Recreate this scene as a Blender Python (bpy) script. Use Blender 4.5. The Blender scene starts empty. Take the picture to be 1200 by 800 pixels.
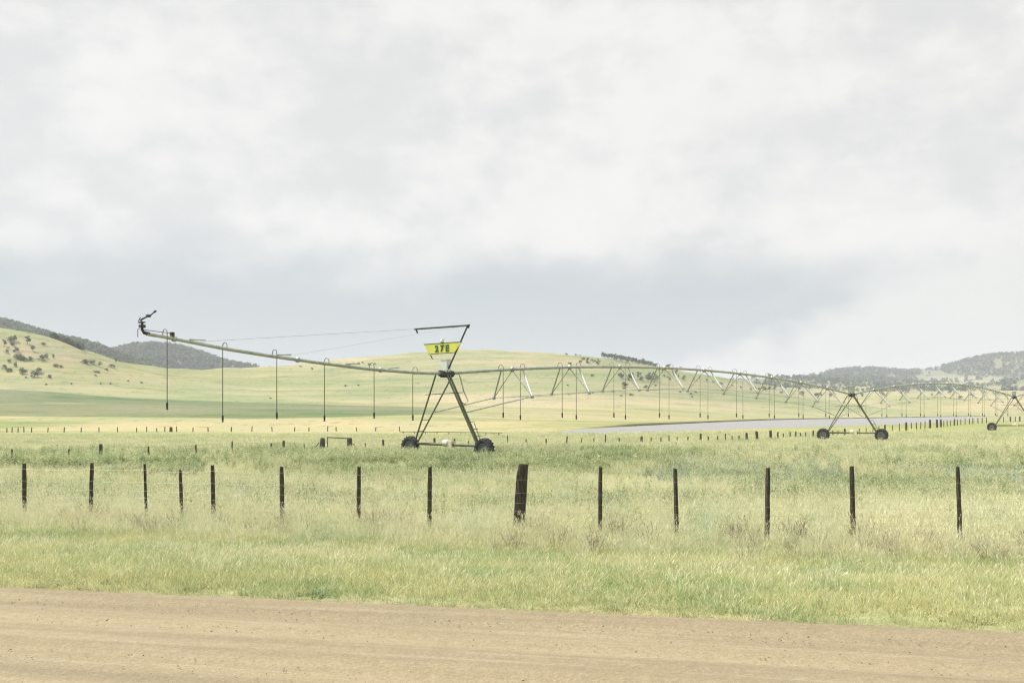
import bpy, math, random
import numpy as np
rng = np.random.default_rng(7)
random.seed(7)
R = math.radians
F = 1167.0; CX = 600.0; HY = 483.0; CAMZ = 1.75     # focal length in photo pixels, horizon row, eye height
scene = bpy.context.scene
COL = scene.collection

# ------------------------------------------------------------------ helpers
def smooth(a, b, x):
    t = np.clip((np.asarray(x, float) - a) / (b - a), 0, 1)
    return t * t * (3 - 2 * t)

class MB:
    def __init__(self):
        self.v = []; self.f = []; self.m = []
    def add(self, vs, fs, mi=0):
        n = len(self.v)
        self.v += [tuple(p) for p in vs]
        self.f += [tuple(i + n for i in q) for q in fs]
        self.m += [mi] * len(fs)
    def box(self, c, sx, sy, sz, ax=None, mi=0):
        c = np.array(c, float)
        if ax is None: ax = np.eye(3)
        ax = [np.array(a, float) for a in ax]
        vs = [c + ax[0]*sx*i/2 + ax[1]*sy*j/2 + ax[2]*sz*k/2 for k in (-1,1) for j in (-1,1) for i in (-1,1)]
        self.add(vs, [(0,2,3,1),(4,5,7,6),(0,1,5,4),(2,6,7,3),(0,4,6,2),(1,3,7,5)], mi)
    def path(self, pts, r, n=8, caps=True, mi=0):
        pts = [np.array(p, float) for p in pts]
        rs = r if hasattr(r, '__len__') else [r]*len(pts)
        t0 = pts[1]-pts[0]; t0 /= np.linalg.norm(t0)
        ref = np.array((0,0,1.)) if abs(t0[2]) < .9 else np.array((1.,0,0))
        vs = []
        for i, p in enumerate(pts):
            t = pts[min(i+1,len(pts)-1)] - pts[max(i-1,0)]
            t /= max(np.linalg.norm(t), 1e-9)
            a = ref - t*np.dot(ref,t); a /= max(np.linalg.norm(a),1e-9); b = np.cross(t,a); ref = a
            for k in range(n):
                w = 2*math.pi*k/n
                vs.append(p + (a*math.cos(w)+b*math.sin(w))*rs[i])
        fs = []
        for i in range(len(pts)-1):
            for k in range(n):
                k2 = (k+1)%n
                fs.append((i*n+k, i*n+k2, (i+1)*n+k2, (i+1)*n+k))
        if caps:
            fs.append(tuple(range(n-1,-1,-1))); fs.append(tuple((len(pts)-1)*n+k for k in range(n)))
        self.add(vs, fs, mi)
    def tube(self, a, b, r, n=8, r2=None, mi=0):
        self.path([a,b], [r, r if r2 is None else r2], n, True, mi)
    def lathe(self, o, ax, prof, n=32, mi=0):
        # prof: list of (along axis, radius)
        o = np.array(o,float); ax = np.array(ax,float); ax /= np.linalg.norm(ax)
        ref = np.array((0,0,1.)) if abs(ax[2])<.9 else np.array((1.,0,0))
        a = ref-ax*np.dot(ref,ax); a/=np.linalg.norm(a); b=np.cross(ax,a)
        vs=[o+ax*h+(a*math.cos(2*math.pi*k/n)+b*math.sin(2*math.pi*k/n))*r for h,r in prof for k in range(n)]
        fs=[(i*n+k,i*n+(k+1)%n,(i+1)*n+(k+1)%n,(i+1)*n+k) for i in range(len(prof)-1) for k in range(n)]
        self.add(vs,fs,mi)
    def mesh(self, name, mats, smooth_shade=False):
        me = bpy.data.meshes.new(name)
        me.from_pydata([tuple(map(float,p)) for p in self.v], [], self.f)
        for m in (mats if isinstance(mats,(list,tuple)) else [mats]): me.materials.append(m)
        if len(me.materials) > 1: me.polygons.foreach_set('material_index', self.m)
        if smooth_shade: me.polygons.foreach_set('use_smooth', [True]*len(me.polygons))
        me.update(); return me
    def build(self, name, mats, parent=None, sm=False):
        o = bpy.data.objects.new(name, self.mesh(name, mats, sm)); COL.objects.link(o)
        if parent is not None: put(o, parent)
        return o

def put(o, parent):
    """parent o, keeping the world position of a mesh that was built in world coordinates"""
    off = np.zeros(3); p = parent
    while p is not None:
        off += np.array(p.location); p = p.parent
    o.parent = parent
    o.location = tuple(-off) if not o.get('_local') else o.location
def tag(o, label=None, cat=None, group=None, kind=None):
    if label: o['label'] = label
    if cat: o['category'] = cat
    if group: o['group'] = group
    if kind: o['kind'] = kind
    return o
def empty(name, loc):
    o = bpy.data.objects.new(name, None); COL.objects.link(o); o.location = tuple(map(float,loc)); o.empty_display_size = .3
    return o

# ------------------------------------------------------------------ node helpers
def mat(name):
    m = bpy.data.materials.new(name); m.use_nodes = True
    nt = m.node_tree; b = nt.nodes['Principled BSDF']
    b.inputs['Roughness'].default_value = .8
    b.inputs['Specular IOR Level'].default_value = .25
    return m, nt, b
def N(nt, t, **kw):
    n = nt.nodes.new(t)
    for k, v in kw.items(): setattr(n, k, v)
    return n
def L(nt, a, b): nt.links.new(a, b)
def math_n(nt, op, a, b=None, c=None, clamp=False):
    n = N(nt, 'ShaderNodeMath', operation=op); n.use_clamp = clamp
    for i, v in enumerate((a, b, c)):
        if v is None: continue
        if isinstance(v, (int, float)): n.inputs[i].default_value = v
        else: L(nt, v, n.inputs[i])
    return n.outputs[0]
def mix(nt, fac, a, b, mode='MIX'):
    n = N(nt, 'ShaderNodeMix', data_type='RGBA', blend_type=mode)
    for sock, v in ((n.inputs[0], fac), (n.inputs[6], a), (n.inputs[7], b)):
        if isinstance(v, (int, float)): sock.default_value = v
        elif isinstance(v, tuple): sock.default_value = v + (1,) if len(v) == 3 else v
        else: L(nt, v, sock)
    return n.outputs[2]
def noise(nt, vec, scale, detail=3, rough=.55, dist=0):
    n = N(nt, 'ShaderNodeTexNoise'); n.inputs['Scale'].default_value = scale
    n.inputs['Detail'].default_value = detail; n.inputs['Roughness'].default_value = rough
    n.inputs['Distortion'].default_value = dist
    if vec is not None: L(nt, vec, n.inputs['Vector'])
    return n.outputs['Fac']
def mapr(nt, v, a, b, c=0., d=1., sm=True):
    n = N(nt, 'ShaderNodeMapRange'); n.interpolation_type = 'SMOOTHSTEP' if sm else 'LINEAR'
    L(nt, v, n.inputs[0])
    for i, q in enumerate((a, b, c, d)): n.inputs[i+1].default_value = q
    return n.outputs[0]
def pos(nt, sx=1, sy=1, sz=1):
    g = N(nt, 'ShaderNodeNewGeometry')
    v = N(nt, 'ShaderNodeVectorMath', operation='MULTIPLY'); L(nt, g.outputs['Position'], v.inputs[0]); v.inputs[1].default_value = (sx, sy, sz)
    return v.outputs[0]
def objpos(nt, sx=1, sy=1, sz=1):
    g = N(nt, 'ShaderNodeTexCoord')
    v = N(nt, 'ShaderNodeVectorMath', operation='MULTIPLY'); L(nt, g.outputs['Object'], v.inputs[0]); v.inputs[1].default_value = (sx, sy, sz)
    return v.outputs[0]
def bump(nt, b, h, strength, dist):
    n = N(nt, 'ShaderNodeBump'); n.inputs['Strength'].default_value = strength; n.inputs['Distance'].default_value = dist
    L(nt, h, n.inputs['Height']); L(nt, n.outputs[0], b.inputs['Normal'])

# ------------------------------------------------------------------ terrain
# rows: distance -> list of (photo column, photo row) that the ground reaches there
ROWS = {
 110: [(-300,512),(600,512),(1000,511.5),(1200,508.5),(1500,505)],
 150: [(-300,509),(500,508),(600,505),(1000,504.5),(1200,503),(1500,500)],
 200: [(-300,505),(500,504.5),(620,499.5),(1500,498.5)],
 260: [(-300,488),(400,489),(500,490),(570,492),(640,493.5),(700,494.3),(780,495),(1500,495.2)],
 350: [(-300,472),(0,474),(100,477),(200,479),(400,481),(570,482),(640,484),(700,486.5),(780,489.5),(850,491.6),(1500,492)],
 500: [(-300,450),(0,455),(60,459),(100,463),(150,466),(200,468),(300,471),(400,474),(570,475),(640,476),(700,477),(780,480),(850,483),(900,486),(1000,489.2),(1500,489)],
 580: [(-300,415),(0,425),(60,432),(100,440),(150,450),(200,456),(300,461),(400,464),(570,463),(640,464),(700,466),(780,471),(850,476),(900,480),(1000,487),(1100,488.6),(1500,488)],
 650: [(-300,372),(0,386),(30,390.5),(60,399),(100,412),(130,424),(150,430),(200,440),(300,450),(400,451),(570,450),(640,451),(700,454),(780,461),(850,468),(900,474),(1000,483),(1100,487.4),(1500,487)],
 900: [(-300,400),(0,410),(60,416),(100,421),(150,428.5),(200,433.5),(300,430.5),(350,428),(400,424),(450,418),(500,413),(570,409.5),(640,411.5),(700,420),(740,427),(780,433),(830,441),(900,453),(950,461),(1000,466),(1100,468),(1500,468)],
 1100:[(-300,390),(0,405),(100,425),(150,434),(200,440),(300,438),(400,430),(570,420),(640,421),(700,430),(780,442),(830,449),(900,457),(1000,463.5),(1500,464)],
 1300:[(-300,350),(0,381),(50,393),(100,406),(140,419),(200,438),(300,441),(400,436),(570,431),(700,439),(780,445),(850,451),(900,453),(1000,460),(1500,460)],
 1500:[(-300,380),(0,398),(100,426),(150,434),(200,441),(400,442),(900,453),(1000,459),(1500,458)],
 1800:[(-300,420),(0,422),(100,426),(140,417),(165,409.5),(190,406),(220,411),(250,420),(290,432),(320,437),(400,442),(700,447),(850,447),(900,446),(950,448),(1000,453),(1100,457),(1150,452),(1200,449),(1500,440)],
 2100:[(-300,450),(800,451),(900,450),(1000,452),(1100,453),(1200,449),(1500,440)],
 2600:[(-300,465),(700,460),(800,460),(860,457),(900,452),(940,446.5),(970,441),(1020,433),(1060,436),(1100,433),(1150,422),(1180,416),(1200,416),(1300,412),(1500,412)],
 3300:[(-300,470),(1500,460)],
 4200:[(-300,478),(1500,478)],
}
PXG = np.arange(-300, 1501, 2.0)
LD = np.log(np.array(sorted(ROWS), float))
tab = []
for D in sorted(ROWS):
    a = np.array(ROWS[D], float)
    y = np.interp(PXG, a[:,0], a[:,1])
    k = np.exp(-.5*(np.arange(-24,25)/8.)**2); k /= k.sum()
    y = np.convolve(np.pad(y, 24, mode='edge'), k, mode='valid')
    tab.append((HY - y)/F*D)
tab = np.array(tab)                                   # rel. height at control distances
# monotone cubic in log distance
def pchip(x, Y, xi):
    h = np.diff(x)[:,None]; d = np.diff(Y, axis=0)/h
    m = np.zeros_like(Y)
    w1 = 2*h[1:]+h[:-1]; w2 = h[1:]+2*h[:-1]
    same = d[1:]*d[:-1] > 0
    with np.errstate(divide='ignore', invalid='ignore'):
        mm = (w1+w2)/(w1/d[:-1]+w2/d[1:])
    m[1:-1] = np.where(same, mm, 0); m[0] = d[0]; m[-1] = d[-1]
    i = np.clip(np.searchsorted(x, xi)-1, 0, len(x)-2)
    t = ((xi-x[i])/(x[i+1]-x[i]))[:,None]; hh = (x[i+1]-x[i])[:,None]
    return (2*t**3-3*t**2+1)*Y[i]+(t**3-2*t**2+t)*hh*m[i]+(-2*t**3+3*t**2)*Y[i+1]+(t**3-t**2)*hh*m[i+1]
LDF = np.linspace(LD[0], LD[-1], 700)
TAB = pchip(LD, tab, LDF)                             # [700, npx]

def vnoise(x, y, sc, seed=0):
    """cheap value noise, 0..1"""
    g = np.random.default_rng(seed).random((64,64))
    fx = np.asarray(x)/sc; fy = np.asarray(y)/sc
    i = np.floor(fx).astype(int); j = np.floor(fy).astype(int); tx = fx-i; ty = fy-j
    tx = tx*tx*(3-2*tx); ty = ty*ty*(3-2*ty)
    G = lambda a, b: g[a % 64, b % 64]
    return G(i,j)*(1-tx)*(1-ty)+G(i+1,j)*tx*(1-ty)+G(i,j+1)*(1-tx)*ty+G(i+1,j+1)*tx*ty

def s_road(x, y):                                     # metres beyond the road edge
    return (y - (8.5 - .2266*x))*.9753
EDGE_N = np.array((.221, .9753)); EDGE_T = np.array((.9753, -.221))
def near_rel(x, y):
    s = s_road(x, y)
    z = -.70*smooth(-.2, 9.5, s) - .25*smooth(14, 42, s)
    z = np.where(s < -9, 0, z)
    z = z + .22*smooth(36, 46, y)*(1-smooth(60, 85, y))
    z = z + .05*np.sin(x*.31+1)*np.sin(y*.23)*smooth(3, 12, s)
    return z - CAMZ
WPOLY = np.array([((px-CX)/F*D, D) for px, D in
    [(655,150),(690,131),(745,140),(800,154),(870,172),(950,199),(1010,220),(1060,245),(1100,300),(1130,420),(1155,600),(1150,690),(1090,600),(1020,483),(950,420),(900,365),(850,300),(790,240),(725,196),(680,168)]])
WREL = -2.9
def sd_poly(x, y, P):
    x = np.asarray(x, float); y = np.asarray(y, float)
    d = np.full(x.shape, 1e18); ins = np.zeros(x.shape, bool)
    for i in range(len(P)):
        x0, y0 = P[i]; x1, y1 = P[(i+1) % len(P)]
        ex, ey = x1-x0, y1-y0
        t = np.clip(((x-x0)*ex+(y-y0)*ey)/(ex*ex+ey*ey), 0, 1)
        d = np.minimum(d, (x-x0-t*ex)**2+(y-y0-t*ey)**2)
        c = ((y0 > y) != (y1 > y))
        with np.errstate(divide='ignore', invalid='ignore'):
            ins ^= c & (x < ex*(y-y0)/(ey if ey else 1e-9)+x0)
    d = np.sqrt(d)
    return np.where(ins, -d, d)
def far_side(x, y):                                   # 1 on the far bank of the water
    px = CX + F*x/np.maximum(y, 1)
    ynear = np.interp(px, [640,690,800,950,1060,1100,1130,1155], [152,131,154,199,245,300,420,600])
    yfar = np.interp(px, [650,725,850,900,1020,1090,1150], [150,196,300,365,483,600,690])
    return smooth(.4, .6, (y-ynear)/np.maximum(yfar-ynear, 4))
def rel(x, y):
    x = np.asarray(x, float); y = np.asarray(y, float)
    r = np.hypot(x, y)
    De = np.clip(np.maximum(y, .3*r), 1, math.exp(LD[-1])-1)
    px = np.clip(CX + F*x/np.maximum(De, 1e-3), PXG[0], PXG[-1]-.01)
    fi = (px-PXG[0])/2; i = fi.astype(int); tx = fi-i
    fj = (np.log(np.clip(De, 110, None))-LDF[0])/(LDF[1]-LDF[0]); j = np.clip(fj.astype(int), 0, 698); ty = np.clip(fj-j, 0, 1)
    zt = TAB[j,i]*(1-tx)*(1-ty)+TAB[j,i+1]*tx*(1-ty)+TAB[j+1,i]*(1-tx)*ty+TAB[j+1,i+1]*tx*ty
    az = np.abs(np.arctan2(x, y))
    zt = zt*(1-smooth(1.25, 2.0, az)) + (-2.2)*smooth(1.25, 2.0, az)
    # small roughness on the far hills
    zt = zt + smooth(420, 700, De)*(1.2*np.sin(x*.021+y*.013)+.7*np.sin(x*.05-y*.034+2)+.35*np.sin(x*.13+y*.11))
    xr, yr = x*.82+y*.57, y*.82-x*.57
    zt = zt + smooth(520, 800, De)*(3.2*(vnoise(xr+4000,yr+4000,70,91)-.5)+1.6*(vnoise(x+4000,y+4000,26,92)-.5))
    zt = zt + smooth(1350, 1800, De)*(20*(vnoise(xr+4000,yr+4000,210,93)-.5)+7*(vnoise(x+4000,y+4000,70,94)-.5))
    w = smooth(58, 108, De)
    z = near_rel(x, y)*(1-w)+zt*w
    sel = (y > 100) & (y < 760) & (x > 0)
    if np.any(sel):
        xs, ys = x[sel], y[sel]
        d = sd_poly(xs, ys, WPOLY); fs = far_side(xs, ys)
        zz = z[sel]
        bank = WREL + fs*((.12+.38*smooth(660, 760, CX+F*xs/ys))*smooth(0, 2.2, d)) + (1-fs)*.2*smooth(0, 5, d)
        k = smooth(6, 26, d)
        out = np.maximum(bank*(1-k)+zz*k, WREL+.02)
        zz = np.where(d > 0, np.where(d < 40, out, zz), WREL-.05-.5*smooth(0, 4, -d))
        z = z.copy(); z[sel] = zz
    return z
def H(x, y): return rel(x, y)+CAMZ
def H1(x, y): return float(H(np.array([x]), np.array([y]))[0])
def at(px, D): return (px-CX)/F*D
def hit(px, py, d0=450, d1=1300):
    """distance at which the ground seen in column px reaches row py"""
    D = np.exp(np.linspace(math.log(d0), math.log(d1), 500))
    y = HY - F*rel(at(px, D), D)/D
    k = np.where(y <= py)[0]
    if len(k): return float(D[k[0]])
    return float(D[np.argmin(y)])

# land cover colours (the colour of the crop or grass itself)
def land(x, y, z):
    D = np.maximum(y, .3*np.hypot(x, y)); px = CX+F*x/np.maximum(D, 1); py = HY-F*(z-CAMZ)/np.maximum(D, 1)
    c = np.zeros((len(x), 3))  # linear reflectances
    def lay(w, col):
        w = np.clip(w, 0, 1)[:,None]; c[:] = c*(1-w)+np.array(col)*w
    c[:] = (.47,.46,.25)
    lay(smooth(58, 75, D), (.45,.445,.24))
    lay(smooth(150, 260, D), (.47,.445,.245))                               # straw paddocks
    lay(smooth(600, 700, px)*smooth(100,130,D)*(1-smooth(160,330,D)), (.40,.42,.19))
    lay(smooth(500, 560, D)*(1-smooth(150, 420, px)), (.40,.42,.21))       # green grass of the left hill
    lay(smooth(480, 620, D)*smooth(250, 420, px)*(1-smooth(850, 1000, px)), (.45,.42,.225))
    lay(smooth(780, 900, D)*smooth(300, 420, px)*(1-smooth(640, 740, px)), (.50,.44,.24))
    lay(smooth(560, 700, D)*smooth(650, 760, px)*(1-smooth(900, 980, px)), (.38,.38,.20))
    lay(smooth(640, 760, D)*smooth(960, 1040, px), (.50,.46,.25))
    # tan bare ground beside the left wood
    lay(np.exp(-((px-80)/26)**2-((py-421)/6)**2)*(D<720)*(D>500), (.50,.40,.24))
    lay(np.exp(-((px-30)/16)**2-((py-412)/4)**2)*(D<720)*(D>500), (.50,.40,.24))
    # green crop on the rise to the left
    top = np.interp(px, [-300,0,60,100,150,200,300,400,470,520,700], [446,455,458.5,462,465.5,467.5,471,474,475.5,477,477])
    bot = np.interp(px, [-300,0,200,300,400,450,500,700], [488,488,489.5,491,489,487.5,486,484])
    cr = smooth(0, 1.2, py-top)*smooth(0, 1., bot-py)*(1-smooth(478, 560, px))*(D<620)*(D>215)
    lay(cr, (.235,.285,.15))
    pale = np.exp(-((py-np.interp(px,[0,60,150],[473.5,472.5,471.5]))/1.1)**2)*(1-smooth(90,160,px))*cr
    lay(pale*.6, (.36,.40,.21))
    lay(smooth(1080, 1200, D)*(1-smooth(700, 800, px)), (.22,.24,.13))
    lay(smooth(1500, 1800, D)*smooth(700, 800, px), (.24,.26,.15))
    clear = np.exp(-((px-1130)/60)**2-((py-445)/5)**2)+np.exp(-((px-1010)/40)**2-((py-452)/4)**2)+np.exp(-((px-1190)/30)**2-((py-455)/5)**2)
    lay(clear*smooth(1700, 1900, D), (.45,.42,.27))
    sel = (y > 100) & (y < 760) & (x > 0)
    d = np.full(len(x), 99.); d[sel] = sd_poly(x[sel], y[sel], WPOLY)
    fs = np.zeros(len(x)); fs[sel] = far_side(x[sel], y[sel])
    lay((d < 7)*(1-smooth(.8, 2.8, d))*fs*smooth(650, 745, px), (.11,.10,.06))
    lay((d < 12)*(1-smooth(2, 12, d))*(1-fs)*.5, (.42,.39,.27))
    s = s_road(x, y)
    lay((s > -12)*(1-smooth(.1, .7, s)), (.34,.28,.18))
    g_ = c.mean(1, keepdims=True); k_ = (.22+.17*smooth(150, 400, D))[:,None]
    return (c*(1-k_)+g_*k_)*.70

def ground_material(name='ground_grass'):
    m, nt, b = mat(name)
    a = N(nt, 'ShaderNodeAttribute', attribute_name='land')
    n1 = noise(nt, pos(nt, .006, .009, .07), 1, 5, .6, .5)
    n2 = noise(nt, pos(nt, .055, .03, .20), 1, 6, .68, .3)
    n3 = noise(nt, pos(nt, 1.4, 1.4, 2), 1, 4, .7)
    n4 = noise(nt, pos(nt, .012, .035, .5), 1, 4, .6, .6)
    n5 = noise(nt, pos(nt, .26, .13, .5), 1, 3, .7)
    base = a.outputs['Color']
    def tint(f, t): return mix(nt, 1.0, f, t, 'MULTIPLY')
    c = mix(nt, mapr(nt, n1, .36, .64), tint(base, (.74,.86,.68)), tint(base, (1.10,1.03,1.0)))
    c = mix(nt, mapr(nt, n2, .38, .66, 0, .8), c, tint(c, (1.16,1.06,.98)))
    c = mix(nt, mapr(nt, n4, .50, .66, 0, .85), c, tint(c, (.72,.80,.68)))
    c = mix(nt, mapr(nt, n4, .28, .40, .6, 0), c, tint(c, (1.16,1.06,.96)))
    c = mix(nt, mapr(nt, n5, .56, .70, 0, .8), c, tint(c, (.55,.62,.50)))
    n6 = noise(nt, pos(nt, .12, .10, .4), 1, 5, .75)
    c = mix(nt, mapr(nt, n6, .60, .70, 0, .6), c, tint(c, (.78,.66,.55)))
    c = mix(nt, mapr(nt, n6, .30, .40, .6, 0), c, tint(c, (1.2,1.12,1.05)))
    c = mix(nt, mapr(nt, n3, .35, .62, .5, 0), c, tint(c, (.66,.70,.58)))
    c = mix(nt, mapr(nt, noise(nt, pos(nt,.0035,.0035,.02),1,3,.5), .48, .62, 0, .5), c, tint(c, (1.10,.96,.88)))
    L(nt, c, b.inputs['Base Color']); b.inputs['Roughness'].default_value = 1; b.inputs['Specular IOR Level'].default_value = 0
    bump(nt, b, math_n(nt, 'ADD', math_n(nt,'MULTIPLY',n2,2.5), n3), .6, .25)
    return m
GM = ground_material()

def build_ground():
    fine = np.linspace(R(-33), R(33), 721)
    co = np.concatenate([np.linspace(R(33), R(180), 46)[1:], np.linspace(R(-180), R(-33), 46)[1:-1]])
    az = np.concatenate([fine, co]); na = len(az)
    rr = np.concatenate([[1.5], np.exp(np.linspace(math.log(3), math.log(300), 330)), np.exp(np.linspace(math.log(300), math.log(4000), 330))[1:]]); nr = len(rr)
    A, RR = np.meshgrid(az, rr)
    X = (np.sin(A)*RR).ravel(); Y = (np.cos(A)*RR).ravel()
    Z = H(X, Y)
    s = s_road(X, Y); Z -= .10*((s > -9.2)*(s < .12))            # bed of the road
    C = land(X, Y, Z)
    ii = np.arange(nr-1)[:,None]*na; k = np.arange(na)[None]; k2 = (np.arange(na)[None]+1) % na
    q = np.stack([ii+k, ii+k2, ii+na+k2, ii+na+k], -1).reshape(-1,4)
    q = q[:, ::-1]
    Df = Y[q].mean(1); PX = CX+F*X[q].mean(1)/np.maximum(np.maximum(Df, .3*np.hypot(X[q].mean(1),Df)),1)
    zone = np.zeros(len(q), int)
    zone[(Df > 470) & (PX < 235)] = 1
    zone[(Df > 470) & (PX >= 235) & (PX < 1000)] = 2
    zone[(Df > 1100)] = 3
    for zi, nm in ((0,'ground'),(1,'hillside'),(2,'hill'),(3,'distant_hills')):
        f = q[zone == zi]
        idx, inv = np.unique(f, return_inverse=True); inv = inv.reshape(f.shape)
        me = bpy.data.meshes.new(nm)
        V = np.stack([X, Y, Z], 1)[idx]
        faces = inv
        extra = 0
        if zi == 0:                                                   # close the middle under the camera
            ring = [int(np.where(idx == j)[0][0]) for j in range(na)]
            V = np.vstack([V, [[0, 0, H1(0, 0)-.1]]]); extra = na
        me.vertices.add(len(V)); me.vertices.foreach_set('co', V.ravel())
        loops = faces.ravel()
        if extra:
            tri = np.array([[len(V)-1, ring[(j+1) % na], ring[j]] for j in range(na)])
            loops = np.concatenate([loops, tri.ravel()])
        me.loops.add(len(loops)); me.loops.foreach_set('vertex_index', loops.astype(np.int32))
        np_ = len(faces)+extra
        me.polygons.add(np_)
        st = np.concatenate([np.arange(len(faces))*4, len(faces)*4+np.arange(extra)*3]).astype(np.int32)
        me.polygons.foreach_set('loop_start', st)
        me.polygons.foreach_set('use_smooth', np.ones(np_, bool))
        me.update(calc_edges=True); me.validate()
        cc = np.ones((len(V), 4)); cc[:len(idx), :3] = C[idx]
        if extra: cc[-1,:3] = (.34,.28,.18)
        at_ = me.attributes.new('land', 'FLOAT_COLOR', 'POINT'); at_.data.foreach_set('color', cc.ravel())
        me.materials.append(GM)
        o = bpy.data.objects.new(nm, me); COL.objects.link(o)
        tag(o, {'ground':'pale green and straw coloured paddocks','hillside':'grassy hillside with scattered shrubs on the left','hill':'long bare straw coloured hill behind the sprinkler','distant_hills':'wooded hills on the skyline'}[nm], kind='structure')
build_ground()

# water
def build_water():
    n = len(WPOLY); P = WPOLY
    c = P.mean(0)
    Q = []
    for i in range(n):
        a, b_, d = P[i-1], P[i], P[(i+1) % n]
        t = (d-a)/np.linalg.norm(d-a); nn = np.array((t[1], -t[0]))
        Q.append(b_+nn*1.2)
    me = bpy.data.meshes.new('water')
    me.from_pydata([(float(p[0]), float(p[1]), WREL+CAMZ+.03) for p in Q], [], [tuple(range(n))])
    m, nt, b = mat('shallow_muddy_water')
    b.inputs['Base Color'].default_value = (.222,.224,.22,1); b.inputs['Roughness'].default_value = .45; b.inputs['IOR'].default_value = 1.33
    b.inputs['Specular IOR Level'].default_value = .22
    w = noise(nt, pos(nt, .9, 2.2, 1), 1, 4, .6); bump(nt, b, w, .9, .35)
    me.materials.append(m)
    o = bpy.data.objects.new('water', me); COL.objects.link(o); tag(o, 'strip of grey flood water lying across the far paddock', kind='structure')
build_water()

# road
def build_road():
    m, nt, b = mat('graded_dirt')
    def st(ts, ns):
        v = N(nt, 'ShaderNodeMapping'); g = N(nt, 'ShaderNodeNewGeometry'); L(nt, g.outputs['Position'], v.inputs['Vector'])
        v.vector_type = 'POINT'; v.inputs['Rotation'].default_value = (0, 0, math.atan(.2266)); v.inputs['Scale'].default_value = (1,1,1)
        w = N(nt, 'ShaderNodeVectorMath', operation='MULTIPLY'); L(nt, v.outputs[0], w.inputs[0]); w.inputs[1].default_value = (ts, ns, 1)
        return w.outputs[0]
    long1 = noise(nt, st(.06, 1.7), 1, 5, .62, .25)
    long2 = noise(nt, st(.35, 7), 1, 4, .6)
    gr = noise(nt, pos(nt, 1, 1, 1), 38, 4, .75)
    gr2 = noise(nt, pos(nt, 1, 1, 1), 9, 5, .7)
    sp = N(nt, 'ShaderNodeTexVoronoi'); sp.inputs['Scale'].default_value = 42; L(nt, pos(nt), sp.inputs['Vector'])
    c = mix(nt, mapr(nt, long1, .38, .64), (.238,.198,.132), (.305,.256,.168))
    c = mix(nt, mapr(nt, long2, .5, .72, 0, .45), c, (.355,.308,.218))
    c = mix(nt, mapr(nt, long1, .30, .42, .5, 0), c, (.195,.172,.128))
    c = mix(nt, mapr(nt, gr2, .35, .7, .5, 0), c, mix(nt, 1., c, (.80,.80,.80), 'MULTIPLY'))
    c = mix(nt, mapr(nt, gr, .35, .65, .55, 0), c, mix(nt, 1., c, (.66,.66,.66), 'MULTIPLY'))
    c = mix(nt, mapr(nt, gr, .62, .74, 0, .5), c, (.46,.40,.295))
    L(nt, c, b.inputs['Base Color']); b.inputs['Roughness'].default_value = .95; b.inputs['Specular IOR Level'].default_value = .1
    bump(nt, b, math_n(nt,'ADD',gr, math_n(nt,'MULTIPLY',gr2,1.2)), .55, .02)
    tv = np.concatenate([-np.exp(np.linspace(math.log(400), math.log(12.2), 40)), np.linspace(-12, 12, 401), np.exp(np.linspace(math.log(12.2), math.log(400), 40))])
    sv = np.linspace(-9.2, .45, 200)
    T, S = np.meshgrid(tv, sv)
    X = T*EDGE_T[0]+S*EDGE_N[0]; Y = 8.5+T*EDGE_T[1]+S*EDGE_N[1]
    rut = .016*np.sin(S*3.1+.25*np.sin(T*.2))+.010*np.sin(S*6.7+.4*np.sin(T*.13+1))+.006*np.sin(S*13+np.sin(T*.4))
    Z = H(X.ravel(), Y.ravel()).reshape(X.shape)*(S > 0)+.02+rut*smooth(.2, -.6, S) - .10*smooth(.05, .4, S) + .05*smooth(-.45, -.1, S)*smooth(.2,-.05,S)
    # windrow of loose dirt at the edge
    nt_, ns_ = len(tv), len(sv)
    ii = np.arange(ns_-1)[:,None]*nt_; k = np.arange(nt_-1)[None]
    q = np.stack([ii+k, ii+k+1, ii+nt_+k+1, ii+nt_+k], -1).reshape(-1,4)
    me = bpy.data.meshes.new('dirt_road'); me.from_pydata(np.stack([X.ravel(),Y.ravel(),Z.ravel()],1).tolist(), [], q.tolist())
    me.polygons.foreach_set('use_smooth', [True]*len(q)); me.materials.append(m); me.update()
    o = bpy.data.objects.new('dirt_road', me); COL.objects.link(o); tag(o, 'graded tan dirt road with faint wheel tracks in the foreground', kind='structure')
build_road()

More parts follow.
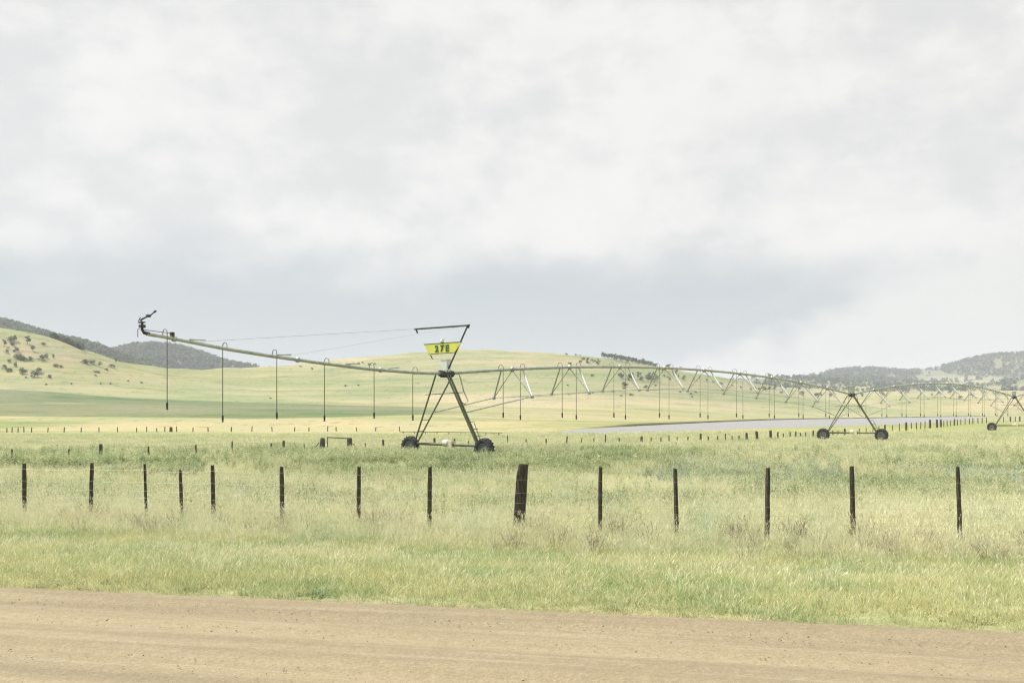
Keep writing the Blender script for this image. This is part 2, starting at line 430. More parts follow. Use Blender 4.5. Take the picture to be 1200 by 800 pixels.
# ------------------------------------------------------------------ scatter (geometry nodes, only for stuff)
def scatter(name, P, rot, scl, idx, sources, label):
    me = bpy.data.meshes.new(name)
    me.vertices.add(len(P)); me.vertices.foreach_set('co', np.asarray(P, float).ravel())
    a = me.attributes.new('rot', 'FLOAT_VECTOR', 'POINT'); a.data.foreach_set('vector', np.asarray(rot, float).ravel())
    a = me.attributes.new('scl', 'FLOAT_VECTOR', 'POINT'); a.data.foreach_set('vector', np.asarray(scl, float).ravel())
    a = me.attributes.new('pick', 'INT', 'POINT'); a.data.foreach_set('value', np.asarray(idx, np.int32))
    me.update()
    o = bpy.data.objects.new(name, me); COL.objects.link(o); tag(o, label, kind='stuff')
    cl = bpy.data.collections.new(name+'_kinds')
    for i, sm_ in enumerate(sources):
        so = bpy.data.objects.new('%s_kind_%02d' % (name, i), sm_); cl.objects.link(so)
    ng = bpy.data.node_groups.new(name+'_scatter', 'GeometryNodeTree')
    ng.interface.new_socket('Geometry', in_out='INPUT', socket_type='NodeSocketGeometry')
    ng.interface.new_socket('Geometry', in_out='OUTPUT', socket_type='NodeSocketGeometry')
    gi = ng.nodes.new('NodeGroupInput'); go = ng.nodes.new('NodeGroupOutput')
    ci = ng.nodes.new('GeometryNodeCollectionInfo'); ci.inputs['Collection'].default_value = cl
    ci.inputs['Separate Children'].default_value = True; ci.inputs['Reset Children'].default_value = True
    ip = ng.nodes.new('GeometryNodeInstanceOnPoints'); ip.inputs['Pick Instance'].default_value = True
    def na(nm, dt):
        n = ng.nodes.new('GeometryNodeInputNamedAttribute'); n.data_type = dt; n.inputs['Name'].default_value = nm
        return n.outputs['Attribute']
    ng.links.new(gi.outputs[0], ip.inputs['Points']); ng.links.new(ci.outputs[0], ip.inputs['Instance'])
    ng.links.new(na('pick','INT'), ip.inputs['Instance Index'])
    e2r = ng.nodes.new('FunctionNodeEulerToRotation'); ng.links.new(na('rot','FLOAT_VECTOR'), e2r.inputs[0])
    ng.links.new(e2r.outputs[0], ip.inputs['Rotation']); ng.links.new(na('scl','FLOAT_VECTOR'), ip.inputs['Scale'])
    ng.links.new(ip.outputs[0], go.inputs[0])
    md = o.modifiers.new('scatter', 'NODES'); md.node_group = ng
    return o

def leaf_mat(name, a, b_, c_, var=.35, transl=.33, scale=.35, upn=.28):
    m, nt, bs = mat(name)
    oi = N(nt, 'ShaderNodeObjectInfo')
    n1 = noise(nt, pos(nt), scale, 3, .6)
    n2 = noise(nt, pos(nt), 9, 2, .6)
    col = mix(nt, mapr(nt, n1, .36, .62), a, b_)
    n3 = noise(nt, pos(nt, 1, .55, 1), .9, 4, .6)
    col = mix(nt, mapr(nt, n3, .52, .68, 0, .8), col, mix(nt, 1., col, (1.04,.96,.87), 'MULTIPLY'))
    col = mix(nt, mapr(nt, n3, .30, .44, .8, 0), col, mix(nt, 1., col, (.80,.93,1.05), 'MULTIPLY'))
    col = mix(nt, mapr(nt, oi.outputs['Random'], .55, .95, 0, .9, False), col, c_)
    col = mix(nt, mapr(nt, n2, .3, .7, var, 0), col, mix(nt, 1., col, (.55,.60,.50), 'MULTIPLY'))
    L(nt, col, bs.inputs['Base Color']); bs.inputs['Roughness'].default_value = .7; bs.inputs['Specular IOR Level'].default_value = .15
    tr = N(nt, 'ShaderNodeBsdfTranslucent'); L(nt, col, tr.inputs['Color'])
    if upn > 0:
        g = N(nt, 'ShaderNodeNewGeometry'); va = N(nt, 'ShaderNodeVectorMath', operation='MULTIPLY_ADD')
        L(nt, g.outputs['Normal'], va.inputs[0]); va.inputs[1].default_value = (1-upn,)*3; va.inputs[2].default_value = (0,0,upn)
        vn = N(nt, 'ShaderNodeVectorMath', operation='NORMALIZE'); L(nt, va.outputs[0], vn.inputs[0])
        L(nt, vn.outputs[0], bs.inputs['Normal'])
    ms = N(nt, 'ShaderNodeMixShader'); ms.inputs[0].default_value = transl
    L(nt, bs.outputs[0], ms.inputs[1]); L(nt, tr.outputs[0], ms.inputs[2])
    L(nt, ms.outputs[0], nt.nodes['Material Output'].inputs['Surface'])
    return m

M_short = leaf_mat('short_grass', (.27,.35,.15), (.43,.44,.21), (.64,.58,.35), .6)
M_tall = leaf_mat('seeding_grass', (.53,.565,.35), (.63,.62,.41), (.66,.625,.44), .45)
M_seed = leaf_mat('seed_heads', (.64,.63,.40), (.67,.64,.43), (.60,.54,.40), .35)
M_field = leaf_mat('paddock_grass', (.41,.46,.25), (.58,.575,.345), (.67,.625,.43), .55, scale=.16)
M_weed = leaf_mat('green_weeds', (.225,.29,.14), (.37,.42,.22), (.52,.52,.31), .6, scale=.25)
M_blue = leaf_mat('blue_green_weeds', (.21,.29,.215), (.28,.35,.26), (.38,.42,.29), .5, scale=.3)
M_dry = leaf_mat('dry_stalks', (.34,.31,.21), (.44,.40,.28), (.22,.19,.13))
M_straw = leaf_mat('dead_straw', (.56,.50,.31), (.62,.55,.35), (.40,.33,.20), .5)

def blade(mb, base, ang, h, w, lean, mi=0, segs=3):
    d = np.array((math.cos(ang), math.sin(ang), 0)); sd = np.array((-d[1], d[0], 0))
    tw = random.uniform(-1.2, 1.2); sd = sd*math.cos(tw)+d*math.sin(tw)
    vs = []
    for i in range(segs):
        t = i/segs
        p = np.array(base)+d*lean*h*t*t+np.array((0,0,h*t*(1-.18*lean*t)))
        ww = w*(1-.55*t)
        vs += [p-sd*ww/2, p+sd*ww/2]
    vs.append(np.array(base)+d*lean*h+np.array((0,0,h*(1-.18*lean))))
    n = 2*segs
    fs = [(2*i,2*i+1,2*i+3,2*i+2) for i in range(segs-1)]+[(n-2,n-1,n)]
    mb.add(vs, fs, mi)
def grass_tuft(n, rad, h0, h1, w, lean=(.1,.9), mats=M_short):
    mb = MB()
    for _ in range(n):
        a = random.uniform(0, 6.283); r = rad*math.sqrt(random.random())
        blade(mb, (r*math.cos(a), r*math.sin(a), -.03), a+random.uniform(-1.2,1.2), random.uniform(h0,h1), w*random.uniform(.7,1.3), random.uniform(*lean))
    return mb.mesh('tuft', mats)
def seed_tuft(n, rad, h0, h1, w, mats=None, leaves=8):
    mb = MB()
    for _ in range(n):
        a = random.uniform(0, 6.283); r = rad*math.sqrt(random.random()); h = random.uniform(h0, h1)
        b0 = np.array((r*math.cos(a), r*math.sin(a), -.03)); ln = random.uniform(.05,.7)
        blade(mb, b0, a, h, w*.7, ln, 0, 3)
        tip = b0+np.array((math.cos(a)*ln*h, math.sin(a)*ln*h, h*(1-.18*ln)))
        hl = random.uniform(.035,.07)
        dr = np.array((math.cos(a)*ln*1.2, math.sin(a)*ln*1.2, 1-ln*.4)); dr /= np.linalg.norm(dr)
        q = random.uniform(0,3.14); sd = np.array((math.cos(q), math.sin(q), 0))*random.uniform(.003,.0055)
        mb.add([tip-dr*.02, tip+dr*hl*.4+sd, tip+dr*hl, tip+dr*hl*.4-sd], [(0,1,2,3)], 1)
    for _ in range(leaves):
        a = random.uniform(0, 6.283); r = rad*math.sqrt(random.random())
        blade(mb, (r*math.cos(a), r*math.sin(a), -.03), a, random.uniform(h0*.4,h0*.8), w, random.uniform(.2,.9))
    return mb.mesh('tuft', mats or [M_tall, M_seed])
def weed(h, nst, mats, lw=.05):
    mb = MB()
    for _ in range(nst):
        a = random.uniform(0, 6.283); r = .12*random.random(); ln = random.uniform(.0,.35); hh = h*random.uniform(.6,1)
        b0 = np.array((r*math.cos(a), r*math.sin(a), -.03)); d = np.array((math.cos(a)*ln, math.sin(a)*ln, 1))
        blade(mb, b0, a, hh, .012, ln)
        k = int(9+hh*16)
        for i in range(k):
            t = .12+.88*i/k; p = b0+d*hh*t; q = random.uniform(0,6.283)
            ll = lw*random.uniform(1.3,2.6)*(1.15-.7*t); up = random.uniform(-.1,.9)
            e = np.array((math.cos(q), math.sin(q), up))*ll; sd = np.array((-math.sin(q), math.cos(q), random.uniform(-.3,.3)))*ll*.3
            mb.add([p, p+e*.5+sd, p+e, p+e*.5-sd], [(0,1,2,3)])
    return mb.mesh('weed', mats)
def dry(h, n, mats):
    mb = MB()
    for _ in range(n):
        a = random.uniform(0,6.283); r = .16*random.random()
        b0 = np.array((r*math.cos(a), r*math.sin(a), -.03)); hh = h*random.uniform(.5,1); ln = random.uniform(.05,.7)
        blade(mb, b0, a, hh, .009, ln)
        for i in range(5):
            t = random.uniform(.4,1); p = b0+np.array((math.cos(a)*ln*hh*t*t, math.sin(a)*ln*hh*t*t, hh*t*.93)); q = random.uniform(0,6.283)
            e = np.array((math.cos(q)*.6, math.sin(q)*.6, .8))*random.uniform(.05,.16); sd = np.array((-math.sin(q), math.cos(q), 0))*.006
            mb.add([p-sd, p+sd, p+e], [(0,1,2)])
    return mb.mesh('dry_stalks', mats)

def sample(n, d0, d1, margin=.60, pw=1.0):
    """random ground points in the part of the land the photograph could see from here or a step aside"""
    n = int(n*(((d0+d1)/2*.68+4)/((d0+d1)/2*margin+1.5)))           # a wider strip at the same density
    D = np.sqrt(rng.random(n)*(d1*d1-d0*d0)+d0*d0)
    x = (rng.random(n)*2-1)*(D*.68+4)
    return x, D
def emit(name, x, y, scl, kinds, sources, label, tilt=.12, flat=(1,1)):
    z = H(x, y); n = len(x)
    rot = np.stack([rng.normal(0,tilt,n), rng.normal(0,tilt,n), rng.random(n)*6.283], 1)
    sc = np.stack([scl*flat[0], scl*flat[0], scl*flat[1]], 1)*np.ones((n,1))
    scatter(name, np.stack([x,y,z],1), rot, sc, kinds, sources, label)

def grow():
    # verge between road and fence: short mixed grass
    n = 90000
    x, y = sample(int(n*1.05), 4.5, 27); n = len(x)
    s = s_road(x, y); e = .32*(vnoise(x,y,.5,1)-.5)+.42*(vnoise(x,y,2.2,2)-.5)
    keep = (s > .22+e) & (s < 11.5) & (rng.random(n) < .95) & (rng.random(n) < .35+.65*smooth(0,.7,s-e)) & (rng.random(n) < np.clip(13/y,0,1)**.6)
    x, y = x[keep], y[keep]; s = s[keep]; n = len(x)
    src = [grass_tuft(18,.13,.05,.13,.007,(.3,1.5)) for _ in range(5)]+[grass_tuft(14,.12,.09,.18,.007,(.1,1.3)) for _ in range(3)]+[seed_tuft(7,.12,.12,.24,.005,leaves=10) for _ in range(3)]
    k = rng.integers(0, 8, n); hi = rng.random(n) < (.05+.25*smooth(8,10.5,s)+.07*(vnoise(x,y,3,5)>.62)); k[hi] = rng.integers(8, 11, hi.sum())
    scl = (.60+.42*vnoise(x,y,1.9,3)+.28*rng.random(n))*(.55+.45*smooth(0,1.2,s))*(1+.15*smooth(14,24,y))
    emit('verge_grass', x, y, scl, k, src, 'short green and straw grass between the road and the near fence')
    n = 26000
    x, y = sample(n, 6.0, 20); n = len(x); s = s_road(x, y)
    keep = rng.random(n) < np.exp(-((s-.28)/.26)**2)*smooth(.35,.6,vnoise(x,y,.7,63))*(s > -.25)
    x, y = x[keep], y[keep]; n = len(x)
    emit('verge_straw', x, y, .5+.6*rng.random(n), rng.integers(0,4,n), [grass_tuft(10,.10,.04,.11,.006,(.4,1.8),mats=M_straw) for _ in range(4)], 'dead straw lying along the edge of the road')
    n = 6500
    x, y = sample(n, 6.5, 22); n = len(x); s = s_road(x, y)
    pr = (np.exp(-((s-.55)/.35)**2)*.55*(vnoise(x,y,1.1,61)>.56)+.05*(vnoise(x,y,.9,62)>.6)*(s<9)*(s>.4))*(s>.42)
    keep = rng.random(n) < pr; x, y = x[keep], y[keep]; n = len(x)
    emit('verge_weeds', x, y, .7+.6*rng.random(n), rng.integers(0,4,n), [weed(.12,random.randint(5,8),M_weed,.02) for _ in range(4)], 'small dark green weeds at the foot of the road verge')
    # pale seeding grass along the fence
    n = 26000
    x, y = sample(n, 12, 34); n = len(x)
    s = s_road(x, y)
    pr = .62*smooth(8.3,10.6,s)*(1-.75*smooth(14,21,s))*(.35+.65*vnoise(x,y,2.2,8))
    keep = rng.random(n) < pr*1.1
    keep &= s < 26
    x, y = x[keep], y[keep]; n = len(x)
    src = [seed_tuft(16,.17,.22,.50,.006,leaves=14) for _ in range(6)]
    emit('seeding_grass', x, y, .75+.5*rng.random(n), rng.integers(0,6,n), src, 'pale seeding grass growing along the near fence')
    # paddock grass out to the sprinkler and beyond
    n = 75000
    x, y = sample(n, 17, 66); n = len(x)
    s = s_road(x, y)
    keep = (s > 10.5) & (rng.random(n) < .72*np.clip(24/y,0,1)**.7)
    x, y = x[keep], y[keep]; n = len(x); s = s_road(x, y)
    src = [grass_tuft(22,.20,.12,.30,.010,(.1,1.1),mats=M_field) for _ in range(5)]+[seed_tuft(12,.2,.22,.42,.008,[M_field,M_seed],leaves=14) for _ in range(4)]
    k = rng.integers(0,5,n); hi = rng.random(n) < .08+.35*(vnoise(x,y,7,11) > .52); k[hi] = rng.integers(5,9,hi.sum())
    stripe = np.exp(-(((y-50)+.24*(x-20)+3*np.sin(x*.12))%7-3.5)**2/1.2)*smooth(8,16,x)*smooth(38,44,y)
    emit('paddock_grass', x, y, (.75+.5*vnoise(x,y,4,13)+.25*rng.random(n))*(1+.35*smooth(30,60,y))*(1-.45*stripe)*(1-.45*smooth(38,43,y)*smooth(-9,-14,x)), k, src, 'tall pale green pasture grass between the near fence and the sprinkler')
    n = 46000
    x, y = sample(n, 60, 150); n = len(x)
    keep = (rng.random(n) < np.clip(70/y,0,1)**1.5*(1-smooth(95,150,y))) & (sd_poly(x,y,WPOLY) > 3)
    x, y = x[keep], y[keep]; n = len(x)
    src = [grass_tuft(26,.45,.14,.30,.03,mats=M_field) for _ in range(5)]
    emit('far_grass', x, y, .9+.7*rng.random(n), rng.integers(0,5,n), src, 'pale pasture grass around and behind the sprinkler wheels')
    # green weeds
    n = 60000
    x, y = sample(n, 21, 64); n = len(x)
    px = CX+F*x/y
    a = vnoise(x,y,5,21)*.6+vnoise(x,y,1.7,22)*.4
    band = smooth(37,43,y)*(1-smooth(56,63,y)*smooth(300,420,px))*(1-smooth(45,50,y)*(1-smooth(250,400,px)))*(1-.92*smooth(780,900,px))
    blobs = smooth(23,27,y)*(1-smooth(38,44,y))*.60
    wheel = (x>-10)*(x<2.5)*smooth(43.5,45,y)*(1-smooth(49.6,50.6,y))
    pr = (.75*wheel+band*smooth(.40,.62,a)*.85+blobs*smooth(.50,.60,a)+.05)
    keep = (rng.random(n) < pr) & (s_road(x,y) > 12)
    x, y = x[keep], y[keep]; n = len(x)
    src = [weed(random.uniform(.35,.6),random.randint(4,7),M_weed,.042) for _ in range(7)]
    emit('green_weeds', x, y, (.6+.6*rng.random(n))*(1+.35*smooth(38,44,y)+.05*smooth(44,46,y)*(1-smooth(50.5,52,y))*(x>-9)*(x<1)), rng.integers(0,7,n), src, 'taller green weeds growing in the paddock in front of the sprinkler')
    # blue green weeds, two patches to the right
    n = 7000
    x, y = sample(n, 27, 50); n = len(x)
    d = np.minimum(((x-9.3)/4.6)**2+((y-40)/7)**2, ((x-20.5)/4.5)**2+((y-38.5)/7)**2)
    keep = rng.random(n) < (1-smooth(.4,1.2,d+.5*(vnoise(x,y,2,31)-.5)))
    x, y = x[keep], y[keep]; n = len(x)
    src = [weed(random.uniform(.35,.5),random.randint(4,7),M_blue,.05) for _ in range(5)]
    emit('blue_green_weeds', x, y, .7+.5*rng.random(n), rng.integers(0,5,n), src, 'low blue green weeds in two patches behind the right part of the near fence')
    # dry stalks along the fence
    n = 1500
    x, y = sample(n, 12, 30); n = len(x)
    s = s_road(x, y); px = CX+F*x/y
    pr = np.exp(-((s-10.3)/1.7)**2)*smooth(.42,.62,vnoise(x,y,1.6,41))*(.55+.45*smooth(500,900,px))
    keep = rng.random(n) < pr
    x, y = x[keep], y[keep]; n = len(x)
    src = [dry(.5,16,M_dry) for _ in range(4)]
    emit('dry_stalks', x, y, .6+.6*rng.random(n), rng.integers(0,4,n), src, 'brown dry stalks standing along the foot of the near fence')
grow()

# gravel on the road
def gravel():
    m, nt, b = mat('gravel_stone')
    oi = N(nt,'ShaderNodeObjectInfo')
    c = mix(nt, mapr(nt, oi.outputs['Random'], .2, .9, 0, 1, False), (.17,.145,.11), (.46,.40,.31)); L(nt, c, b.inputs['Base Color'])
    src = []
    for _ in range(4):
        mb = MB(); mb.lathe((0,0,0),(0,0,1),[(-.6,.02),(-.45,.7),(0,1),(.4,.75),(.6,.02)],9)
        mb.v = [tuple(np.array(p)*random.uniform(.78,1.2)) for p in mb.v]
        src.append(mb.mesh('pebble', m))
    n = 9000
    t = rng.normal(0, 1, n)*7; s = rng.random(n)*-4.6+.2
    s[: n//6] = rng.normal(-.15, .2, n//6)
    x = t*EDGE_T[0]+s*EDGE_N[0]; y = 8.5+t*EDGE_T[1]+s*EDGE_N[1]
    keep = (y > 4) & (s < .35); x, y, s = x[keep], y[keep], s[keep]; n = len(x)
    sc = .003+.005*rng.random(n)**4; 
    rot = rng.random((n,3))*6.28*np.array((.1,.1,1))
    scatter('gravel', np.stack([x,y,np.full(n,.022)+.02*smooth(-.45,-.1,s)],1), rot, np.stack([sc,sc,sc*.8],1), rng.integers(0,4,n), src, 'loose pebbles lying on the dirt road')
gravel()

# ------------------------------------------------------------------ materials of built things
def simple(name, col, col2=None, rough=.6, metal=0, sc=6, spec=.3, aniso=(1,1,1), b_=.0):
    m, nt, b = mat(name)
    n1 = noise(nt, objpos(nt,*aniso), sc, 5, .65)
    c = mix(nt, mapr(nt, n1, .35, .68), col, col2 or tuple(v*.8 for v in col)); L(nt, c, b.inputs['Base Color'])
    b.inputs['Roughness'].default_value = rough; b.inputs['Metallic'].default_value = metal; b.inputs['Specular IOR Level'].default_value = spec
    if b_: bump(nt, b, n1, b_, .02)
    return m
M_galv = simple('galvanised_steel', (.40,.42,.38), (.27,.30,.26), .42, .35, 3)
M_galv_lit = simple('sunlit_galvanised_steel',(.43,.45,.42),(.34,.36,.33),.45,.15,3)  # paler copy of the galvanised steel, sunlit look of the struts painted in
M_leg = simple('weathered_steel_leg', (.13,.145,.085), (.085,.095,.055), .6, .2, 4)
M_dark = simple('dark_fittings', (.06,.065,.065), (.03,.033,.033), .6, .2, 8)
M_hose = simple('drop_hose_plastic', (.17,.18,.13), (.12,.13,.10), .6, 0, 5)
M_rub = simple('tyre_rubber', (.030,.033,.036), (.055,.055,.055), .75, 0, 9)
M_rim = simple('wheel_rim_steel', (.24,.25,.24), (.15,.155,.15), .5, .4, 6)
M_boxg = simple('control_box_paint', (.62,.66,.62), (.55,.59,.56), .5, 0, 5)
M_yel = simple('yellow_sign_paint', (.66,.64,.09), (.56,.56,.14), .5, 0, 3)
M_grn = simple('green_sign_paint', (.02,.09,.06), (.03,.11,.07), .5, 0, 3)
M_motor = simple('motor_paint', (.62,.60,.45), (.5,.48,.37), .5, 0, 6)
M_wood = simple('dark_weathered_wood', (.085,.076,.058), (.022,.020,.015), .9, 0, 9, .1, (6,6,.6), .8)
M_wood2 = simple('grey_weathered_wood', (.11,.10,.085), (.05,.045,.038), .9, 0, 9, .1, (6,6,.6), .8)
M_wire = simple('fence_wire_steel', (.36,.36,.31), (.28,.28,.25), .5, .4, 5)
M_pipeg = simple('gate_pipe', (.12,.13,.09), (.09,.10,.07), .5, .3, 5)

# ------------------------------------------------------------------ the centre pivot irrigator
PD = np.array((.6628,.7488)); PP = np.array((.7488,-.6628))
def W(s, lat, rl):
    p = np.array((-3.5,53.))+PD*s+PP*lat
    return np.array((p[0], p[1], rl+CAMZ))
OV = np.array([(-17,3.17),(-16.3,3.10),(-13.3,2.73),(-11,2.52),(-7.8,2.28),(-5.3,2.13),(-2.1,2.04),(0,2.06)])
SP = [(0,53,2.06,1.64,1.22),(53,106,1.64,2.02,1.40),(106,159,2.02,2.0,1.35)]
def pipe_rel(s):
    if s <= 0: return float(np.interp(s, OV[:,0], OV[:,1]))
    for s0,s1,a,b,h in SP:
        if s <= s1:
            t = (s-s0)/(s1-s0); return a+(b-a)*t+4*h*t*(1-t)
    return 2.0
def pivot():
    root = empty('irrigation_machine', W(0,0,rel(np.array([-3.5]),np.array([53.]))[0]))
    tag(root, 'long galvanised wheeled sprinkler irrigator with arched trusses and yellow sign, crossing the paddock', 'irrigator')
    ax3 = [np.array((PD[0],PD[1],0)), np.array((PP[0],PP[1],0)), np.array((0,0,1.))]
    # overhang pipe
    mb = MB(); mb.path([W(s,0,pipe_rel(s)) for s in np.linspace(0,-17,24)], list(np.linspace(.085,.075,24)), 10)
    for s in (-15.8,-9.6,-4.6): mb.tube(W(s-.06,0,pipe_rel(s-.06)), W(s+.06,0,pipe_rel(s+.06)), .125, 10)
    mb.build('overhang_pipe', M_galv, root, True)
    for s0,s1,*_ in SP:
        mb = MB(); mb.path([W(s,0,pipe_rel(s)) for s in np.linspace(s0+.2,s1-.2,50)], .086, 10)
        for k in range(1,10):
            s = s0+5.3*k; mb.tube(W(s-.05,0,pipe_rel(s-.05)), W(s+.05,0,pipe_rel(s+.05)), .15, 10)
        mb.build('span_pipe', M_galv, root, True)
        # trusses: one part per bay frame
        prevL = prevR = None
        for k in range(1,10):
            s = s0+5.3*k; p = W(s,0,pipe_rel(s)-.06); dn = 1.5+.08*math.sin(k)
            NL = W(s,-1.42,pipe_rel(s)-dn-.05); NR = W(s,1.5,pipe_rel(s)-dn)
            mb = MB()
            mb.tube(W(s-.95,0,pipe_rel(s-.95)-.06), NL, .045, 6)
            sb_ = MB(); sb_.tube(W(s+.95,0,pipe_rel(s+.95)-.06), NR, .056, 6)
            mb.tube(p, NL, .03, 6); mb.tube(p, NR, .036, 6); mb.tube(NL, NR, .014, 6)
            for q in (NL, NR): mb.box(q+np.array((0,0,-.03)), .16,.12,.16, ax3)
            tf = mb.build('truss_frame', M_galv, root); sb_.build('strut', M_galv_lit, tf)
        mb = MB()
        for lat, off in ((-1.42,.05),(1.5,0)):
            g = []
            for s in (s0+.35, s1-.35):
                tr = pipe_rel(s0 if s < s0+1 else s1)
                g.append(W(s, .55*(1 if lat>0 else -1)*2.2, tr-2.05))
            pts = [g[0]]+[W(s0+5.3*k, lat, pipe_rel(s0+5.3*k)-1.5-.08*math.sin(k)-off) for k in range(1,10)]+[g[1]]
            for a, b in zip(pts[:-1], pts[1:]): mb.tube(a, b, .017 if (a is not pts[0] and b is not pts[-1]) else .032, 6)
        mb.build('truss_rod', M_galv, root)
    # drop hoses
    drops = [-16.3,-13.3,-10.98,-7.8,-5.3,-2.1]
    for s0,s1,*_ in SP:
        for k in range(1,10): drops += [s0+5.3*k-1.15, s0+5.3*k+1.1]
        drops += [s1-1.6]
    proto = None
    for j, s in enumerate(drops):
        z = pipe_rel(s); side = -1 if j % 2 else 1
        bot = -.3 if j not in (0,) else .1
        bot = bot+(-.13 if j % 2 else 0)-.12*max(0,min(1,s/50))
        mb = MB()
        arc = [(0,0,z+.05),(0,0,z+.14)]+[(0,side*(.17-.17*math.cos(w)),z+.14+.16*math.sin(w)) for w in np.linspace(.4,math.pi-.2,6)]+[(0,side*.34,z+.1),(0,side*.34,bot+.3)]
        mb.path([W(s+a,b,c) for a,b,c in arc], .014 if s > 12 else .018, 6)
        h = mb.build('drop_hose', M_hose, root, True)
        sb = MB(); sb.path([W(s,side*.34,bot+q) for q in (.31,.28,.10,.07,.03,0)], [.025,.045,.045,.03,.06,.02], 8)
        sb.build('sprinkler', M_dark, h)
    # end gun
    e = W(-17,0,pipe_rel(-17))
    def E(a, l, h): return e+np.array((PD[0]*a+PP[0]*l*.8, PD[1]*a+PP[1]*l*.8, h*.70))
    mb = MB(); mb.path([E(.1,0,0),E(-.12,0,.06),E(-.2,0,.22),E(-.2,0,.62)], [.08,.07,.055,.05], 8)
    mb.box(E(-.2,0,.42), .2,.2,.12, ax3); mb.box(E(-.22,0,.64), .16,.3,.05, ax3)
    g = mb.build('end_gun', M_dark, root)
    mb = MB(); mb.path([E(-.22,0,.66),E(-.24,-.05,.78),E(-.12,.12,.93),E(.02,.36,1.06),E(.05,.62,1.22)], [.04,.04,.035,.028,.022], 8)
    mb.box(E(-.02,.2,1.02), .12,.2,.1, ax3); mb.tube(E(-.3,-.15,.7), E(-.22,-.12,.95), .02, 6); mb.tube(E(.05,.62,1.22), E(.06,.74,1.26), .045, 8)
    mb.build('gun_barrel', M_dark, g)
    mb = MB(); mb.tube(E(-.15,-.1,.24), E(1.1,0,.12+.0), .014, 6); mb.tube(E(-.3,-.2,.26), E(-.15,-.1,.24), .012, 6); mb.tube(E(-.3,-.2,.26), E(-.3,-.2,-.2), .016, 6); mb.box(E(1.12,0,.08),.14,.14,.16,ax3)
    mb.build('gun_control_hose', M_dark, g)
    # cable mast above the first tower
    LT = W(0,-2.35,4.56); RT = W(0,1.6,4.53)
    base = W(0,-.05,2.2)
    mb = MB(); mb.tube(LT+np.array((PP[0],PP[1],0))*-.12, RT+np.array((PP[0],PP[1],0))*.12, .05, 8)
    mb.tube(RT+np.array((0,0,.02)), RT+np.array((0,0,-.14)), .08, 8); mb.tube(LT, LT+np.array((PP[0]*.12,PP[1]*.12,-.22)), .045, 8)
    mb.tube(RT, W(0,.10,2.2), .042, 8)
    mast = mb.build('cable_mast', M_dark, root)
    mb = MB(); mb.tube(W(0,-1.2,3.08), W(0,-1.05,2.88), .03, 6); mb.build('mast_leg_stub', M_dark, mast)  # stub of left mast leg; its sunlit rest, lost against sky, is left out
    mb = MB()
    mb.tube(LT, W(-14.6,0,pipe_rel(-14.6)+.09), .009, 5); mb.tube(RT, W(-10.2,0,pipe_rel(-10.2)+.09), .005, 5)
    for s in (-14.6,-10.2,-6.3,-3.6): mb.tube(W(s-.5,0,pipe_rel(s-.5)+.1), W(s+.25,0,pipe_rel(s+.25)+.2), .03, 6)
    mb.build('stay_cable', M_galv, root)
    # sign
    q = [(-1.60,3.66),(1.22,3.68),(.72,3.17),(-1.24,3.15)]
    def SG(a, z, s): return W(s, a, z)
    mb = MB(); vs = [SG(a,z,-.10) for a,z in q]+[SG(a,z,-.06) for a,z in q]
    mb.add(vs, [(0,1,2,3),(7,6,5,4),(0,4,5,1),(1,5,6,2),(2,6,7,3),(3,7,4,0)])
    sign = mb.build('sign', M_yel, root)
    mb = MB(); mb.tube(SG(-1.63,3.68,-.09), SG(1.25,3.69,-.09), .024, 8); mb.tube(SG(-1.26,3.13,-.09), SG(.74,3.15,-.09), .02, 8)
    mb.build('sign_edge', M_grn, sign)
    mb = MB(); mb.path([SG(.02-.25,3.71,-.08),SG(-.23,3.86,-.08)], [.09,.09], 10); mb.path([SG(-.23,3.86,-.08),SG(-.23,3.93,-.08),SG(-.23,3.95,-.08)],[.09,.06,.02],10); mb.build('beacon_light', M_boxg, sign, True)
    cu = bpy.data.curves.new('lettering','FONT'); cu.body = '27E'; cu.size = .47; cu.extrude = .006; cu.align_x = 'CENTER'; cu.space_character = 1.5; cu.offset = .018
    to = bpy.data.objects.new('lettering_source', cu); COL.objects.link(to)
    dg = bpy.context.evaluated_depsgraph_get(); dg.update()
    me = bpy.data.meshes.new_from_object(to.evaluated_get(dg)); COL.objects.unlink(to); bpy.data.objects.remove(to)
    co = np.zeros(len(me.vertices)*3); me.vertices.foreach_get('co', co); co = co.reshape(-1,3)
    wv = np.array([SG(-.22+c[0]*1.12, 3.245+c[1], -.112-c[2]) for c in co])
    me.vertices.foreach_set('co', wv.ravel()); me.update(); me.name = 'lettering'; me.materials.clear(); me.materials.append(M_grn)
    lo = bpy.data.objects.new('lettering', me); COL.objects.link(lo); put(lo, sign)
